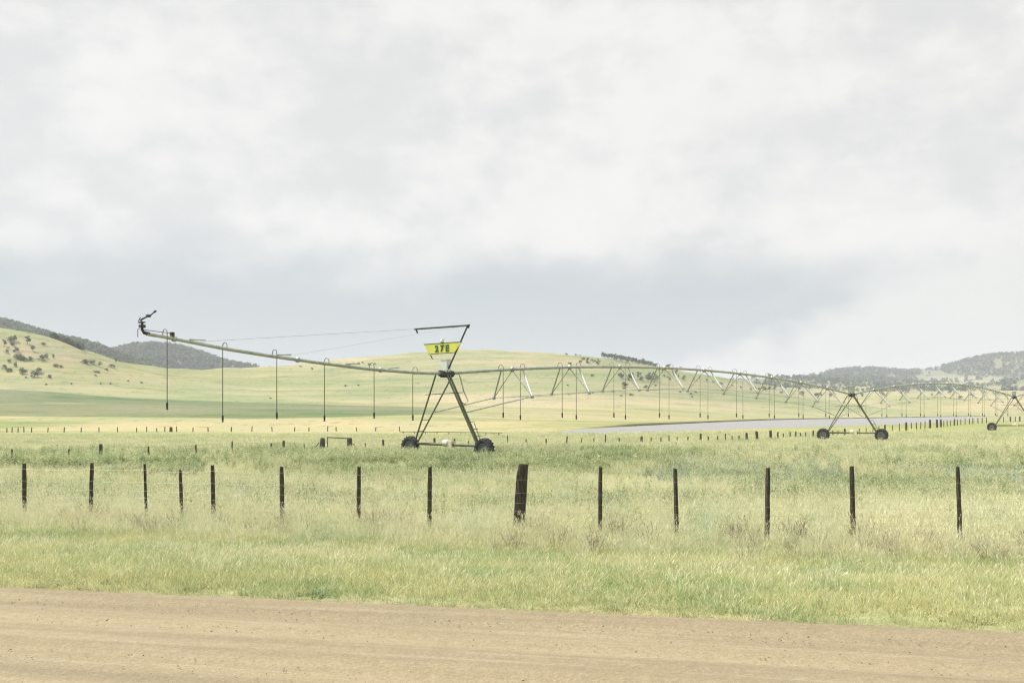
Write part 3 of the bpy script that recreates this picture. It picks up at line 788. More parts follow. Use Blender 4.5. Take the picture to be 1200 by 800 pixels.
    # towers
    for ti, s in enumerate((0,53,106,159)):
        top = pipe_rel(s); b = 2.78
        gl = [float(rel(*[np.array([v]) for v in W(s,l,0)[:2]])[0]) for l in (-b,b)]
        c = W(s,0,top)
        tw = empty('tower_frame', (c[0],c[1],CAMZ+min(gl))); tw.parent = root; tw.location = tuple(np.array((c[0],c[1],CAMZ+min(gl)))-np.array(root.location))
        zb = [g+.80 for g in gl]
        for li, l in enumerate((-1,1)):
            foot = b-.42
            for sa in (-1,1):
                spread = .62 if li == 0 else .10
                mb = MB(); mb.tube(W(s+(.10 if li == 0 else .075)*sa, l*foot, zb[li]), W(s+spread*sa, l*.16, top-.08), .056 if li else .044, 8)
                mb.build('leg', M_leg, tw)
            for t in ((.18,.34) if li == 0 else (.12,.22,.32)):      # rungs between the two legs
                w_ = .5*t*(1 if li==0 else .2)+.10; q_ = l*(foot+(.16-foot)*t); z_ = zb[li]+(top-zb[li])*t
                mb = MB(); pts = [W(s-w_,q_,z_), W(s+w_,q_,z_)]
                if li == 1: pts.append(W(s+w_,q_+.42-t*.4,z_+.02))
                mb.path(pts, .017, 6); mb.build('rung', M_leg, tw)
            if li == 1:
                mb = MB(); mb.tube(W(s+.1,foot+.05,zb[1]+.25), W(s+.1,foot-.4,zb[1]+1.15), .02, 6); mb.build('brace', M_leg, tw)
        mb = MB(); mb.tube(W(s,-b+.3,zb[0]-.02), W(s,b-.3,zb[1]-.02), .075, 10); mb.build('base_beam', M_leg, tw)
        mb = MB(); mb.tube(W(s,-1.62,top-1.1), W(s,1.25,top-1.02), .022, 6); mb.build('cross_brace', M_leg, tw)
        if ti == 0:
            mb = MB(); mb.tube(W(s+.2,-3.9,-1.08), W(s+.2,3.85,-1.03), .02, 6)
            for a in np.linspace(-3.6,3.6,9): mb.tube(W(s+.2,a,-1.06), W(s+.2,a,-1.17), .02, 6)
            mb.build('boom_pipe', M_leg, tw)
        mb = MB(); mc = W(s,.15,(zb[0]+zb[1])/2+.06)
        mb.path([mc+np.array((PP[0]*t,PP[1]*t,0)) for t in (-.34,-.3,.05,.12,.3,.33)], [.1,.19,.2,.13,.13,.05], 12); mb.box(mc+np.array((PP[0]*.22,PP[1]*.22,-.05)), .3,.3,.34, ax3)
        mb.build('drive_motor', M_motor, tw, False)
        mb = MB(); mb.box(W(s-.05,.02,top+.0), .85,.36,.18, ax3); mb.box(W(s,0,top-.15), .62,.30,.12, ax3)
        for sa in (-.4,.4): mb.tube(W(s+sa-.08,0,top), W(s+sa+.08,0,top), .17, 12)
        mb.build('pivot_joint', M_dark, tw)
        mb = MB(); mb.box(W(s,-.02,top+.44), .34,.42,.56, ax3); mb.box(W(s,-.02,top+.73), .38,.46,.03, ax3)
        for sa in (-1,1): mb.box(W(s,sa*.12-.02,top+.14),.05,.05,.06,ax3)
        mb.build('control_box', M_boxg if ti==0 else M_galv, tw)
        # flexible pipe loop beside the joint
        mb = MB(); mb.path([W(s+.9,.0,pipe_rel(s+.9)+.02),W(s+.95,.1,top-.15),W(s+1.2,.12,top-.9),W(s+1.5,.16,top-1.45),W(s+1.25,.15,top-1.62),W(s+1.0,.15,top-1.5)], .032, 8)
        mb.build('flexible_hose', M_galv, tw, True)
        # wheels, rolling along the base beam
        for li, l in enumerate((-1,1)):
            g = gl[li]; cw = W(s-.02, l*b, g+.585); axl = np.array((PD[0],PD[1],0))
            wh = empty('wheel', cw); wh.parent = root; wh.location = tuple(cw-np.array(root.location))
            mb = MB(); Rr = .585; hw = .19
            prof = [(-hw*.72,.33),(-hw*.95,.40),(-hw,.48),(-hw*.9,.545),(-hw*.5,.565),(0,.57),(hw*.5,.565),(hw*.9,.545),(hw,.48),(hw*.95,.40),(hw*.72,.33)]
            mb.lathe(cw, axl, prof, 36)
            up = np.array((0,0,1.)); fw = np.array((PP[0],PP[1],0))
            for k in range(18):
                for sd in (-1,1):
                    w = 2*math.pi*(k+(.5 if sd>0 else 0))/18
                    rad = up*math.cos(w)+fw*math.sin(w); tan = -up*math.sin(w)+fw*math.cos(w)
                    lg = axl*sd*.8+tan*.6; lg /= np.linalg.norm(lg)
                    cr = np.cross(rad, lg)
                    mb.box(cw+rad*.572+axl*sd*hw*.5, .23,.055,.05, [lg, cr, rad])
            t = mb.build('tyre', M_rub, wh)
            mb = MB(); mb.lathe(cw, axl, [(-.12,.335),(-.15,.30),(-.06,.26),(-.04,.10),(-.10,.09),(-.10,.001)], 28); mb.lathe(cw, axl, [(.12,.335),(.15,.30),(.06,.26),(.04,.10),(.10,.09),(.10,.001)], 28)
            mb.build('rim', M_rim, wh, True)
        for li, l in enumerate((-1,1)):                             # gearbox and arm behind each wheel
            mb = MB(); mb.box(W(s+.3,l*b,gl[li]+.60),.3,.26,.3,ax3); mb.tube(W(s+.28,l*b,gl[li]+.66), W(s+.02,l*(b-.55),zb[li]), .05, 8)
            mb.build('wheel_gearbox', M_leg, tw)
    return root
pivot()

# ------------------------------------------------------------------ fences
def post_mesh(p0, p1, r, sides=9, mi=0, cut=.0, square=False):
    """split or round post between ground point and top, uneven outline"""
    mb = MB(); p0 = np.array(p0,float); p1 = np.array(p1,float)
    n = sides; rows = 9; vs = []; w8 = [random.uniform(.82,1.14) for _ in range(n)]
    for i in range(rows):
        t = i/(rows-1); c = p0+(p1-p0)*t+np.array((random.uniform(-1,1),random.uniform(-1,1),0))*r*.06
        rr = r*(1.06-.1*t)*(1 if i < rows-1 else .86)
        for k in range(n):
            a = 2*math.pi*k/n; q = rr*w8[k]*random.uniform(.95,1.05)
            vs.append(c+np.array((math.cos(a)*q, math.sin(a)*q, random.uniform(-.02,.02) if i == rows-1 else 0)))
    fs = [(i*n+k,i*n+(k+1)%n,(i+1)*n+(k+1)%n,(i+1)*n+k) for i in range(rows-1) for k in range(n)]
    fs.append(tuple((rows-1)*n+k for k in range(n)))
    mb.add(vs, fs); return mb

def near_fence():
    # (column of top, row of top, column of base, thickness)
    P = [(28,543,29,.10),(107,543,105.5,.105),(169,544,172,.07),(211,551,213.5,.08),(249,545,251,.105),(329.5,547,331,.10),(420.5,547,420,.10),(504,547,503,.105),(612.5,544,605,.26),(704,547.5,703,.10),(791.5,549,794,.105),(900.5,548,898.5,.105),(998,547,1000.5,.105),(1123,547,1126,.085)]
    S = 11.5
    def spot(px):
        u = (px-CX)/F; D = (S/.9753+8.5)/(1+.2266*u); return u*D, D
    x0, y0 = spot(605)
    root = empty('wire_fence', (x0,y0,H1(x0,y0)))
    tag(root, 'near wire fence of dark weathered posts standing in tall pale grass', 'fence')
    info = []
    ends = [(-90,546,-89,.10),(-190,545,-190,.1)][::-1]
    for (px,py,bx,th) in ends+P+[(1235,549,1236,.1),(1345,549,1345,.1)]:
        x, D = spot(bx); g = H1(x, D)
        tp = np.array((at(px,D), D+.02, CAMZ+(HY-py)/F*D))
        big = th > .2
        mb = post_mesh((x,D,g-.3), tp, th/2*.88, 10)
        o = mb.build('post', M_wood, root)
        if big: o['label'] = 'thick leaning strainer post'
        elif (px,py) == (211,551): o['label'] = 'short thin leaning post'
        info.append((np.array((x,D,g)), tp, th))
    for hgt in (1.13,.86,.66,.5,.34,.2):
        mb = MB(); pts = []
        for a, b, th in info:
            t = min(.97,(hgt)/(b[2]-a[2])); pts.append(a+(b-a)*t+np.array((0,-th/2-.006,0)))
        full = [pts[0]]
        for p, q in zip(pts[:-1], pts[1:]):
            for t in (.25,.5,.75): full.append(p+(q-p)*t+np.array((0,0,-.02*math.sin(t*math.pi))))
            full.append(q)
        mb.path(full, .0014, 4); mb.build('wire', M_wire, root)
near_fence()

MIDD = ([-120,14,118,378,509,690,880,990,1065,1100,1160,1230],[47,50,53,62,68,83,93,112,150,180,260,330])
def mid_fence():
    P = [(-60,526,.09),(14,526,.10),(80,526,.09),(118,520,.20),(174,523,.09),(229.5,521,.09),(272,517,.085),(318,519,.10),(332.5,516,.15),(356.5,520,.08),(378,513,.32),(410,513,.28),(428,520,.08),(449,515,.15),(509,513,.16),(532.5,514,.13),(549,518,.09),(595,510,.08),(616.5,514,.08),(640,514,.11),(664,511,.12),(681,513,.1),(696,513,.08),(709.5,509,.09),(726,514,.12),(752,511,.2),(763,513,.09),(774.5,513,.11),(784,510,.1),(793.5,512,.1),(806,512,.12),(821,508,.2),(830,511,.1),(841,511,.1),(850,508,.1),(858,511,.1),(866,510,.12),(875,507,.22),(887,505,.26),(903,504,.26),(911.5,506,.17),(918,508,.1),(926,506,.12),(932.5,505,.13),(938,507,.1),(944,506,.1),(953,504,.2),(959,505,.13),(967,506,.1),(976,504,.12),(982,504,.1),(990,502,.24),(1000,503,.1),(1007,502,.12),(1015,501,.1),(1023,500,.1),(1030,499,.1),(1037,497.5,.24),(1046,498,.12),(1054,496,.12),(1062,494.7,.32),(1068,495,.12),(1074,494.5,.14),(1079,494,.14),(1084,493.5,.14),(1090,491.5,.38),(1098,491.3,.34),(1102.5,491,.34),(1106,492.5,.15),(1110,492,.15),(1114,492,.15),(1118.5,490.7,.32),(1122,491,.18),(1126,491,.18),(1131,490,.2),(1136,490,.2),(1140,489.7,.25),(1146,489.5,.2),(1151,489.2,.2),(1156,489,.22),(1176,488.3,.2),(1184,487.8,.35),(1190,488,.22),(1195,487.5,.4),(1202,487.5,.25),(1212,487,.3)]
    sp = []
    x0, y0 = at(509,68), 68.
    root = empty('wire_fence', (x0,y0,H1(x0,y0)))
    tag(root, 'middle fence of uneven old posts running behind the irrigator wheels and along the water', 'fence')
    for px, py, th in P:
        D = float(np.interp(px, *MIDD)); x = at(px, D); g = H1(x, D)
        lean = {80:1.6,664:1.6,681:2.2,726:-1.2,887:-1}.get(px, random.uniform(-.35,.35))/F*D
        top = CAMZ+(HY-py)/F*D
        top = max(top, g+.55)
        o = post_mesh((x-lean/2,D,g-.2),(x+lean/2,D,top),th/2,8).build('post' if th < .25 else 'strainer_post', M_wood if th < .15 else M_wood2, root)
        sp.append((np.array((x,D,g)), np.array((x+lean/2,D,top))))
    gate_i = next(i for i, (a, b) in enumerate(sp) if abs(a[0]-at(378,62)) < .5)
    for hgt in (.9,.65,.4):
        for run in (sp[:gate_i+1], sp[gate_i+1:]):                  # the wires stop at the gate
            mb = MB(); mb.path([a+(b-a)*min(.93,hgt/(b[2]-a[2])) for a, b in run], .004, 4)
            mb.build('wire', M_wire, root)
    # diagonal stays of the gate strainers
    for a, b in (((374,518.5),(361,530)),((413.5,519.5),(427,530))):
        D = 62; mb = MB(); mb.tube((at(a[0],D),D,CAMZ+(HY-a[1])/F*D),(at(b[0],D),D,CAMZ+(HY-b[1])/F*D-.25),.028,6); mb.build('brace_stay', M_wood2, root)
    # gate
    D = 61.9; g = H1(at(394,D),D)
    gt = empty('farm_gate', (at(394,D),D,g)); tag(gt, 'light pipe gate hung between two thick grey posts in the middle fence', 'gate')
    def Q(px,py): return (at(px,D),D,CAMZ+(HY-py)/F*D)
    mb = MB(); mb.tube(Q(383.5,512.2),Q(407.6,513.2),.035,8); mb.tube(Q(383.8,512.2),Q(383.8,532),.03,8); mb.tube(Q(407,513.2),Q(407,532),.025,8); mb.tube(Q(383.8,532),Q(407,532),.025,8); mb.build('gate_frame', M_pipeg, gt)
    mb = MB()
    for yy in (517,521.5,526.5): mb.tube(Q(383.8,yy),Q(407,yy+.3),.006,5)
    mb.build('gate_wire', M_wire, gt)
mid_fence()

def far_fence():
    px_ = [-30,-12,8,14,21,28,37,56,75,95,116,138,160,172,184,193,200.5,207,226,244,271,295,319,345,362,384,394,418,440,468]
    D0 = 188; x0 = at(200,D0)
    root = empty('wire_fence', (x0,D0,H1(x0,D0))); tag(root, 'farthest fence of tiny posts crossing the straw paddock on the left', 'fence')
    for px in px_:
        D = D0+.03*(px-200); x = at(px,D); g = H1(x,D); h = random.uniform(.75,1.05)
        post_mesh((x,D,g-.2),(x+random.uniform(-.08,.08),D,g+h),.10 if abs(px-200.5)>.1 else .28,6).build('post', M_wood2, root)
far_fence()

# dry bushes at the near fence
def bushes():
    items = [(437,598,.85,30,'tall dry grey bush just right of the seventh near fence post from the left'),(481,603,.6,20,'dry arching weed clump left of the eighth near fence post from the left'),
             (109,601,.72,26,'dark dry bush at the foot of the second near fence post from the left'),(82,594,.5,14,'small dark dry weed between the first two near fence posts'),
             (622,598,.75,26,'dry pinkish bush at the foot of the thick leaning strainer post'),(727,606,.7,18,'brown dry weed clump right of the post beside the strainer post'),
             (862,606,.75,20,'dry brown weed left of the fourth near fence post from the right'),(930,615,.7,20,'brown dry weed clump between the fourth and third near fence posts from the right'),(1009,608,.75,20,'dry weed clump at the foot of the third near fence post from the right')]
    for px, py, h, n, lab in items:
        u = (px-CX)/F; D = (11.3/.9753+8.5)/(1+.2266*u); x = u*D
        me = dry(h*.85, int(n*1.5), M_dry)
        o = bpy.data.objects.new('dry_bush', me); COL.objects.link(o); o.location = (x, D, H1(x,D)); o.scale = (1.3,1.3,1)
        tag(o, lab, 'dry bush', 'dry bushes along the near fence')
bushes()

# ------------------------------------------------------------------ trees
M_bark = simple('bark', (.16,.13,.10), (.09,.075,.06), .9, 0, 5)
def crown_mat(name, a, b_, c_):
    m = leaf_mat(name, a, b_, c_, .35, .2, .4, 0); return m
M_leaf = crown_mat('gum_leaves', (.11,.15,.07), (.155,.185,.095), (.19,.20,.115))
M_leaf2 = crown_mat('shrub_leaves', (.12,.145,.07), (.155,.17,.09), (.18,.18,.105))
def crown(h, w, nclump, nleaf, ls, low=.25):
    mb = MB(); cl = []
    for _ in range(nclump):
        a = random.uniform(0,6.283); rr = w*.5*math.sqrt(random.random())*.75; zz = h*random.uniform(low,.88)
        k = 1-.55*max(0,(zz/h-.55)/.45)
        cl.append((np.array((rr*k*math.cos(a), rr*k*math.sin(a), zz)), w*random.uniform(.16,.28)))
    for i in range(nleaf):
        c, r = random.choice(cl)
        d = np.array([random.gauss(0,1) for _ in range(3)]); d /= np.linalg.norm(d)
        p = c+d*r*random.uniform(.5,1.05)*np.array((1,1,.8)); p[2] = min(max(p[2], h*.06), h)
        n = d+np.array([random.gauss(0,.6) for _ in range(3)]); n /= np.linalg.norm(n)
        u = np.cross(n,(0,0,1.)); u /= max(np.linalg.norm(u),1e-6); v = np.cross(n,u); s = ls*random.uniform(.6,1.3)
        mb.add([p-u*s*.5, p+v*s*.35, p+u*s*.5, p-v*s*.35], [(0,1,2,3)])
    return mb, cl
def trunk(h, w, cl, r):
    mb = MB(); top = np.array((random.uniform(-.1,.1)*w, random.uniform(-.1,.1)*w, h*.6))
    mb.path([(0,0,-.4),(0,0,h*.2),top*np.array((.6,.6,.7)),top], [r,r*.8,r*.6,r*.3], 6)
    for c, rr in cl[:5]: mb.path([top*np.array((.5,.5,.55)), (top*.5+c*.5)*np.array((1,1,.95)), c], [r*.45,r*.3,r*.12], 5)
    return mb
TREES = []
for i in range(5):
    h = 7; mb, cl = crown(h, 4.6+i*.35, 9, 520, .62, .32); TREES.append((mb.mesh('crown', M_leaf), trunk(h, 5, cl, .2).mesh('trunk', M_bark), h))
SHRUBS = []
for i in range(5):
    h = 3.2; mb, cl = crown(h, 4.2+i*.3, 8, 420, .5, .12); SHRUBS.append((mb.mesh('crown', M_leaf2), trunk(h, 4, cl, .12).mesh('trunk', M_bark), h))
def plant(name, px, py, hpx, kind, label, cat, group, d0=480, d1=1200, wide=1.0, D=None):
    if D is None: D = hit(px, py, d0, d1)
    x = at(px, D); g = H1(x, D)
    cm, tm, h0 = random.choice(TREES if kind == 'tree' else SHRUBS)
    sc = hpx/F*D/h0
    t = empty(name, (x, D, g-.05)); tag(t, label, cat, group)
    t.scale = (sc*wide, sc*wide, sc); t.rotation_euler.z = random.uniform(0,6.28)
    for nm, me in (('crown',cm),('trunk',tm)):
        o = bpy.data.objects.new(nm, me); COL.objects.link(o); o.parent = t
    return t

def all_trees():
    g1 = 'shrubs and trees scattered on the left hillside'
    T = [(4.7,406,9,'tree','dark bushy tree at the left photo edge, high on the left hill',1.1),(32,403.5,11,'tree','tall dark rounded tree alone below the bare top of the left hill',1.1),
         (11.7,400.5,7,'shrub','small tree between the edge tree and the twin tops high on the left hill',1),(17.5,400,8,'tree','small tree just left of the tall rounded tree on the left hill',1),(14.6,405,4.5,'shrub','low dark bush under the small trees high on the left hill',1),
         (38.5,411.5,7,'tree','small green tree below and right of the tall rounded tree',1),(22.2,421,8.5,'shrub','wide dark grey shrub clump on the tan slope of the left hill',1.1),(28.5,422.5,5,'shrub','low round bush right of the wide grey shrub clump on the left hill',1.2),(34.5,422.5,5,'shrub','low green bush at the right end of the tan slope row on the left hill',1.2),
         (48.4,422,6.5,'shrub','dark round shrub in the middle of the tan patch of the left hill',1),(54,419.5,5,'shrub','thin bush just right of the dark round shrub on the left hill tan patch',.8),(62.5,419.5,5,'shrub','thin pale sapling on the tan slope of the left hill',.5),
         (51,404,4,'shrub','small bush just under the wooded crest of the left hill',1),(8,414,5,'shrub','thin bush near the left photo edge, half way up the hill',.6),(18.7,412.5,6,'shrub','shrub above the wide grey clump on the left hill',.9),
         (11.7,425,5,'shrub','upper small bush of the left edge cluster low on the left hill',.8),(18,430,6,'shrub','thin upright bush beside the left edge cluster low on the left hill',.6),(4.7,432,5,'shrub','bush at the very left edge low on the left hill',1),(11,435.5,6,'shrub','dark bush at the bottom of the left edge cluster on the left hill',1),
         (26.5,438.5,8,'shrub','broad grey green shrub with a shadow low on the left hill',1),(40.5,442,8,'shrub','dark green double bush lowest on the left hill, left half',1),(46.5,438,7.5,'shrub','dark green double bush lowest on the left hill, right half',1),(58,443,5.5,'shrub','small upright shrub right of the lowest double bush on the left hill',.7),
         (65.5,430,5,'shrub','small shrub below the tan patch on the left hill',1),(72,430.5,3,'shrub','flat low shrub right of the small shrub below the tan patch',1.6),
         (100,426,6.5,'shrub','grey shrub at the left of the rocky spur below the wood',1.1),(107,426,4.5,'shrub','low dark shrub on the rocky spur below the wood',1.6),(117,430,7,'tree','small rounded tree in front of the wood, left of the spur end',.9),(135,425.5,7,'tree','small dark tree on the right end of the spur below the wood',.8),(131,430.5,4,'shrub','low wide shrub under the small dark tree on the spur end',1.7),(125,434,3,'shrub','flat dark bush below the spur',1.2),(114,436.5,3,'shrub','flat bush on the slope below the spur, left',1.8)]
    for px,py,h,k,lab,wd in T: plant('tree' if k=='tree' else 'shrub', px, py, h, k, lab, k, g1, 505, 690, wd)
    for px, py in ((54,451),(83.5,450.5),(118,450.2),(129.5,450.2),(112,440.5),(31,443),(150,447),(166,449)):
        plant('shrub', px, py, 2.2, 'shrub', 'tiny dark bush dotted on the open grass low on the left hill', 'shrub', 'tiny bushes on the open grass of the left hill', 505, 640, 1.1)
    for px in (262,271,279,288,297,303,309,316): plant('tree', px, 431, random.uniform(3.5,6.5), 'tree', 'small far tree in the gap between the left wooded knoll and the bare hill', 'tree', 'trees in the gap right of the wooded knoll', D=1790, wide=.9)
    # trees along the crest of the middle hill
    g2 = 'dense row of trees on the crest of the middle hill'
    for px in np.linspace(706,764,42):
        plant('tree', px+random.uniform(-1,1), 0, random.uniform(5.5,8), 'tree', 'dark gum tree in the dense row on the crest of the middle hill', 'tree', g2, D=random.uniform(845,885), wide=.95)
    for px in np.linspace(766,800,12):
        plant('tree', px+random.uniform(-1,1), 0, random.uniform(4,6), 'tree', 'lower tree at the right end of the crest row, behind the arched pipe', 'tree', 'lower trees at the right end of the crest row', D=random.uniform(740,850), wide=1.1)
    plant('tree', 689, 425, 6.5, 'tree', 'lone dark tree just left of the dense row on the middle hill crest', 'tree', None, 700, 905)
    for px, h in ((664,3.6),(675,3),(680,2.2)): plant('shrub', px, 0, h, 'shrub', 'tiny lone bush on the bare skyline of the middle hill', 'shrub', 'tiny bushes on the skyline of the middle hill', D=898, wide=.7)
    for i in range(12): plant('shrub', random.uniform(668,704), random.uniform(421,427), random.uniform(2.2,3.6), 'shrub', 'small bush on the slope left of the crest trees of the middle hill', 'shrub', 'small bushes left of the crest trees', 700, 900)
    for i in range(9): plant('tree', random.uniform(725,741), random.uniform(441,446.5), random.uniform(5,7.5), 'tree', 'dark tree in the left cluster on the slope under the crest row', 'tree', 'left cluster of trees under the crest row', 600, 890)
    for i in range(16): plant('tree', random.uniform(746,770), random.uniform(441,447.5), random.uniform(5,8), 'tree', 'dark tree in the right cluster on the slope under the crest row', 'tree', 'right cluster of trees under the crest row', 600, 890)
    plant('shrub', 732, 453, 6, 'shrub', 'broad dark bush alone below the left tree cluster of the middle hill', 'shrub', None, 560, 890, 1.2)
    for px,py,h in ((785,447,5),(795,443,4.5),(802,444,5),(813,446,4.5),(820,444,3.5),(828,447,4),(792,438,4.5),(836,449,3.5),(846,452,4),(858,454,4),(868,456,4.5),(880,458,4)):
        plant('tree', px, py, h, 'tree', 'small tree on the right flank of the middle hill, seen through the truss', 'tree', 'small trees on the right flank of the middle hill', 600, 900, 1)
    for i in range(26): plant('shrub', random.choice([random.uniform(655,760),random.uniform(690,850)]), random.uniform(438,466), random.uniform(1.6,3), 'shrub', 'tiny bush dotted on the lower slope of the middle hill behind the truss', 'shrub', 'tiny bushes on the lower slope of the middle hill', 540, 890, 1.3)
    for px,py in ((410,428),(415,426.5),(420,427),(425,425.5),(433,428),(439,427),(352,430),(366,433),(420,452),(405,453),(317,467)):
        plant('shrub', px, py, random.uniform(1.8,2.6), 'shrub', 'tiny dark bush on the left shoulder of the bare middle hill', 'shrub', 'tiny bushes on the left shoulder of the middle hill', 520, 900, 1.2)
    # bushes at the foot of the right hills
    for i in range(46):
        px = random.uniform(885,1215); plant('tree', px, random.uniform(455,466.5), random.uniform(3.5,6.5), 'tree', 'grey green tree in the belt at the foot of the right hills', 'tree', 'belt of trees at the foot of the right hills', 760, 1900, 1.2)
    plant('shrub', 1125, 467.5, 4.5, 'shrub', 'dark round bush at the far edge of the straw paddock under the right hills', 'shrub', None, 800, 1000, 1)
all_trees()

# woods: far masses nobody could count
def woods():
    m, nt, bs = mat('wood_leaves'); oi = N(nt,'ShaderNodeObjectInfo')
    cc = mix(nt, oi.outputs['Random'], (.05,.08,.035), (.24,.27,.145)); cc = mix(nt, mapr(nt, noise(nt, pos(nt), .5, 2), .3, .7, .4, 0), cc, mix(nt, 1., cc, (.5,.55,.5), 'MULTIPLY'))
    L(nt, cc, bs.inputs['Base Color']); bs.inputs['Specular IOR Level'].default_value = .1
    src = []
    for i in range(6):
        h = 8; mb, cl = crown(h, 5.6+i*.4, 8, 170, 1.2, .2); src.append(mb.mesh('crown', m))
    def wood(name, n, pxr, dr, test, label, hmin=.5, hmax=1.35):
        px = pxr[0]+rng.random(n)*(pxr[1]-pxr[0]); D = dr[0]+rng.random(n)*(dr[1]-dr[0]); x = at(px, D)
        py = HY-F*rel(x, D)/D
        k = test(px, D, py); x, D = x[k], D[k]; n = len(x); sc = hmin+rng.random(n)*(hmax-hmin)
        scatter(name, np.stack([x,D,H(x,D)-.3],1), np.stack([np.zeros(n),np.zeros(n),rng.random(n)*6.28],1), np.stack([sc*1.05,sc*1.05,sc],1), rng.integers(0,6,n), src, label)
    wood('woodland', 3400, (-40,175), (1120,1330), lambda px,D,py: (vnoise(px,D*.3,9,51) > .12), 'dense dark wood along the crest behind the left hill')
    wood('woodland', 4200, (105,300), (1500,1840), lambda px,D,py: (vnoise(px,D*.2,14,52) > .10)&((px<255)|(rng.random(len(px))<.35)), 'dark wooded knoll behind the left end of the irrigator')
    wood('woodland', 900, (60,96), (655,760), lambda px,D,py: (px-60)*.9 > -8+0*(D), 'edge of the wood spilling over the crest of the left hill', .3, .62)
    wood('woodland', 9500, (840,1260), (1950,2650), lambda px,D,py: (vnoise(px,D*.12,26,53)*.55+vnoise(px,D*.3,9,54)*.45 > .48-.18*smooth(442,430,py))&~((np.abs(px-1130)<55)&(np.abs(py-446)<4.5)&(rng.random(len(px))<.85)), 'open forest covering the far right hills')
    wood('woodland', 1500, (880,1230), (1400,1850), lambda px,D,py: (vnoise(px,D*.2,16,55) > .45), 'scattered forest on the low rise in front of the far right hills')
woods()

# ------------------------------------------------------------------ air
def haze():
    mb = MB(); mb.box((0,0,67), 8100, 8100, 246)
    m = bpy.data.materials.new('thin_haze'); m.use_nodes = True; nt = m.node_tree; nt.nodes.clear()
    out = N(nt,'ShaderNodeOutputMaterial'); v = N(nt,'ShaderNodeVolumePrincipled')
    v.inputs['Color'].default_value = (.85,.905,1.0,1); v.inputs['Density'].default_value = .00021
    L(nt, v.outputs[0], out.inputs['Volume'])
    o = mb.build('haze', m); tag(o, 'thin pale haze over the paddocks and hills', kind='stuff')
HAZE = True
if HAZE: haze()

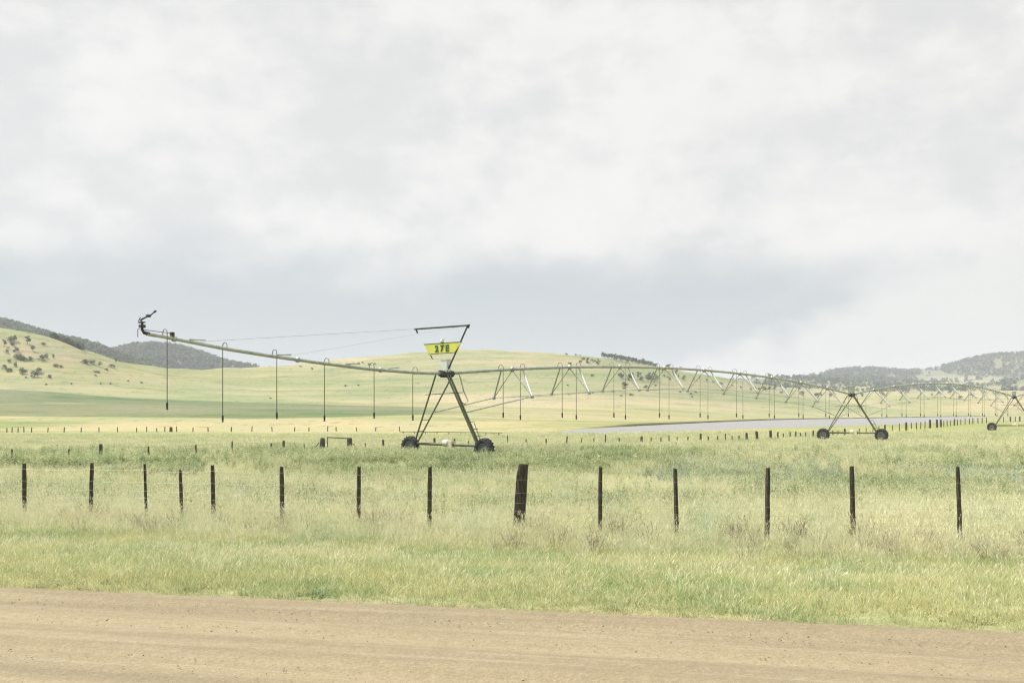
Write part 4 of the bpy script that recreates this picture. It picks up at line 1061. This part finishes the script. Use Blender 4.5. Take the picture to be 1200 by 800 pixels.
# ------------------------------------------------------------------ sky, sun, camera
SUN_EL = 52; SUN_AZ = math.atan2(-.80, .35)
def world():
    w = bpy.data.worlds.new('World'); scene.world = w; w.use_nodes = True; nt = w.node_tree
    bg = nt.nodes['Background']; bg.inputs['Strength'].default_value = .1
    sky = N(nt,'ShaderNodeTexSky'); sky.sky_type = 'NISHITA'; sky.sun_disc = False
    sky.sun_elevation = R(SUN_EL); sky.sun_rotation = SUN_AZ
    tc = N(nt,'ShaderNodeTexCoord'); sep = N(nt,'ShaderNodeSeparateXYZ'); L(nt, tc.outputs['Generated'], sep.inputs[0])
    X, Yv, Z = sep.outputs
    def sv(a,b,c,off=(0,0,0)):
        v = N(nt,'ShaderNodeVectorMath',operation='MULTIPLY_ADD'); L(nt, tc.outputs['Generated'], v.inputs[0]); v.inputs[1].default_value = (a,b,c); v.inputs[2].default_value = off
        return v.outputs[0]
    big = noise(nt, sv(1,1,1.7), 4.2, 5, .52, .25)
    med = noise(nt, sv(1,1,1.8,(3,1,2)), 9.5, 6, .55, .15)
    fin = noise(nt, sv(1,1,1.5,(7,4,1)), 22, 5, .55)
    K = 3.5
    def C(r,g,b): return (r*K,g*K,b*K)
    white = C(.935,.912,.862); grey = C(.80,.785,.755); band = C(.535,.572,.585); cumc = C(.84,.825,.78)
    m1 = math_n(nt,'ADD',math_n(nt,'MULTIPLY',big,.45),math_n(nt,'ADD',math_n(nt,'MULTIPLY',med,.40),math_n(nt,'MULTIPLY',fin,.15)))
    c = mix(nt, mapr(nt, m1, .42, .57), grey, white)
    c = mix(nt, mapr(nt, fin, .36, .64, .7, 0), c, mix(nt, 1., c, (.955,.96,.965), 'MULTIPLY'))
    # slate band under the cloud base
    zz = math_n(nt,'ADD',Z,math_n(nt,'MULTIPLY',math_n(nt,'SUBTRACT',big,.5),.12))
    zz = math_n(nt,'ADD',zz,math_n(nt,'MULTIPLY',math_n(nt,'SUBTRACT',med,.5),.05))
    bandm = math_n(nt,'MULTIPLY',mapr(nt, zz, .185, .105), mapr(nt, X, .46, .26, .15, 1))
    lowlight = mapr(nt, Z, .05, .02, 0, .2)
    bc = mix(nt, lowlight, band, C(.72,.75,.76))
    c = mix(nt, math_n(nt,'MULTIPLY',bandm,.95), c, bc)
    # bright cumulus low on the right
    zc = math_n(nt,'ADD',math_n(nt,'MULTIPLY',math_n(nt,'SUBTRACT',X,.10),.34),.035)
    zc = math_n(nt,'ADD',zc,math_n(nt,'MULTIPLY',math_n(nt,'SUBTRACT',med,.5),.16))
    zc = math_n(nt,'ADD',zc,math_n(nt,'MULTIPLY',math_n(nt,'SUBTRACT',fin,.5),.05))
    dz = math_n(nt,'SUBTRACT',zc,Z)
    cm = math_n(nt,'MULTIPLY',mapr(nt, dz, -.008, .036), mapr(nt, X, .03, .14))
    cm = math_n(nt,'MULTIPLY',cm, mapr(nt, Yv, 0, .3))
    c = mix(nt, math_n(nt,'MULTIPLY',cm,.95), c, mix(nt, mapr(nt, dz, .02, .11, 0, .5), cumc, C(.72,.72,.70)))
    # unseen cloud above the view, brightened to add light on the ground
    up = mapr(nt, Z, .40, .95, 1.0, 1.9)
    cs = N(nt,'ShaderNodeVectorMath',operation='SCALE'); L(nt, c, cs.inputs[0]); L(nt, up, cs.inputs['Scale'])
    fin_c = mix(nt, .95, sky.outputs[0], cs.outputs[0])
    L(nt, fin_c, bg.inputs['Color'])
world()
sl = bpy.data.lights.new('sun','SUN'); sl.energy = 2.6; sl.angle = R(3); sl.color = (1,.955,.86)
so = bpy.data.objects.new('sun', sl); COL.objects.link(so)
from mathutils import Vector
sd = Vector((math.sin(SUN_AZ)*math.cos(R(SUN_EL)), math.cos(SUN_AZ)*math.cos(R(SUN_EL)), math.sin(R(SUN_EL))))
so.rotation_euler = sd.to_track_quat('Z','Y').to_euler(); so.location = (0,0,60)

cam = bpy.data.cameras.new('camera'); cam.lens = 36*F/1200; cam.sensor_width = 36; cam.clip_end = 9000; cam.clip_start = .1
cam.shift_y = (HY-400)/1200
co = bpy.data.objects.new('camera', cam); COL.objects.link(co); co.location = (0,0,CAMZ); co.rotation_euler = (R(90),0,0)
scene.camera = co
scene.view_settings.view_transform = 'Standard'; scene.view_settings.look = 'None'; scene.view_settings.gamma = 1
scene.view_settings.exposure = 1.5
cy = scene.cycles
cy.max_bounces = 5; cy.diffuse_bounces = 3; cy.glossy_bounces = 2; cy.transmission_bounces = 3; cy.volume_bounces = 0; cy.transparent_max_bounces = 6
cy.filter_width = 1.2; cy.use_adaptive_sampling = False; cy.sampling_pattern = 'BLUE_NOISE'; cy.use_denoising = True; cy.denoiser = 'OPENIMAGEDENOISE'; cy.denoising_input_passes = 'RGB_ALBEDO_NORMAL'; cy.denoising_prefilter = 'NONE'
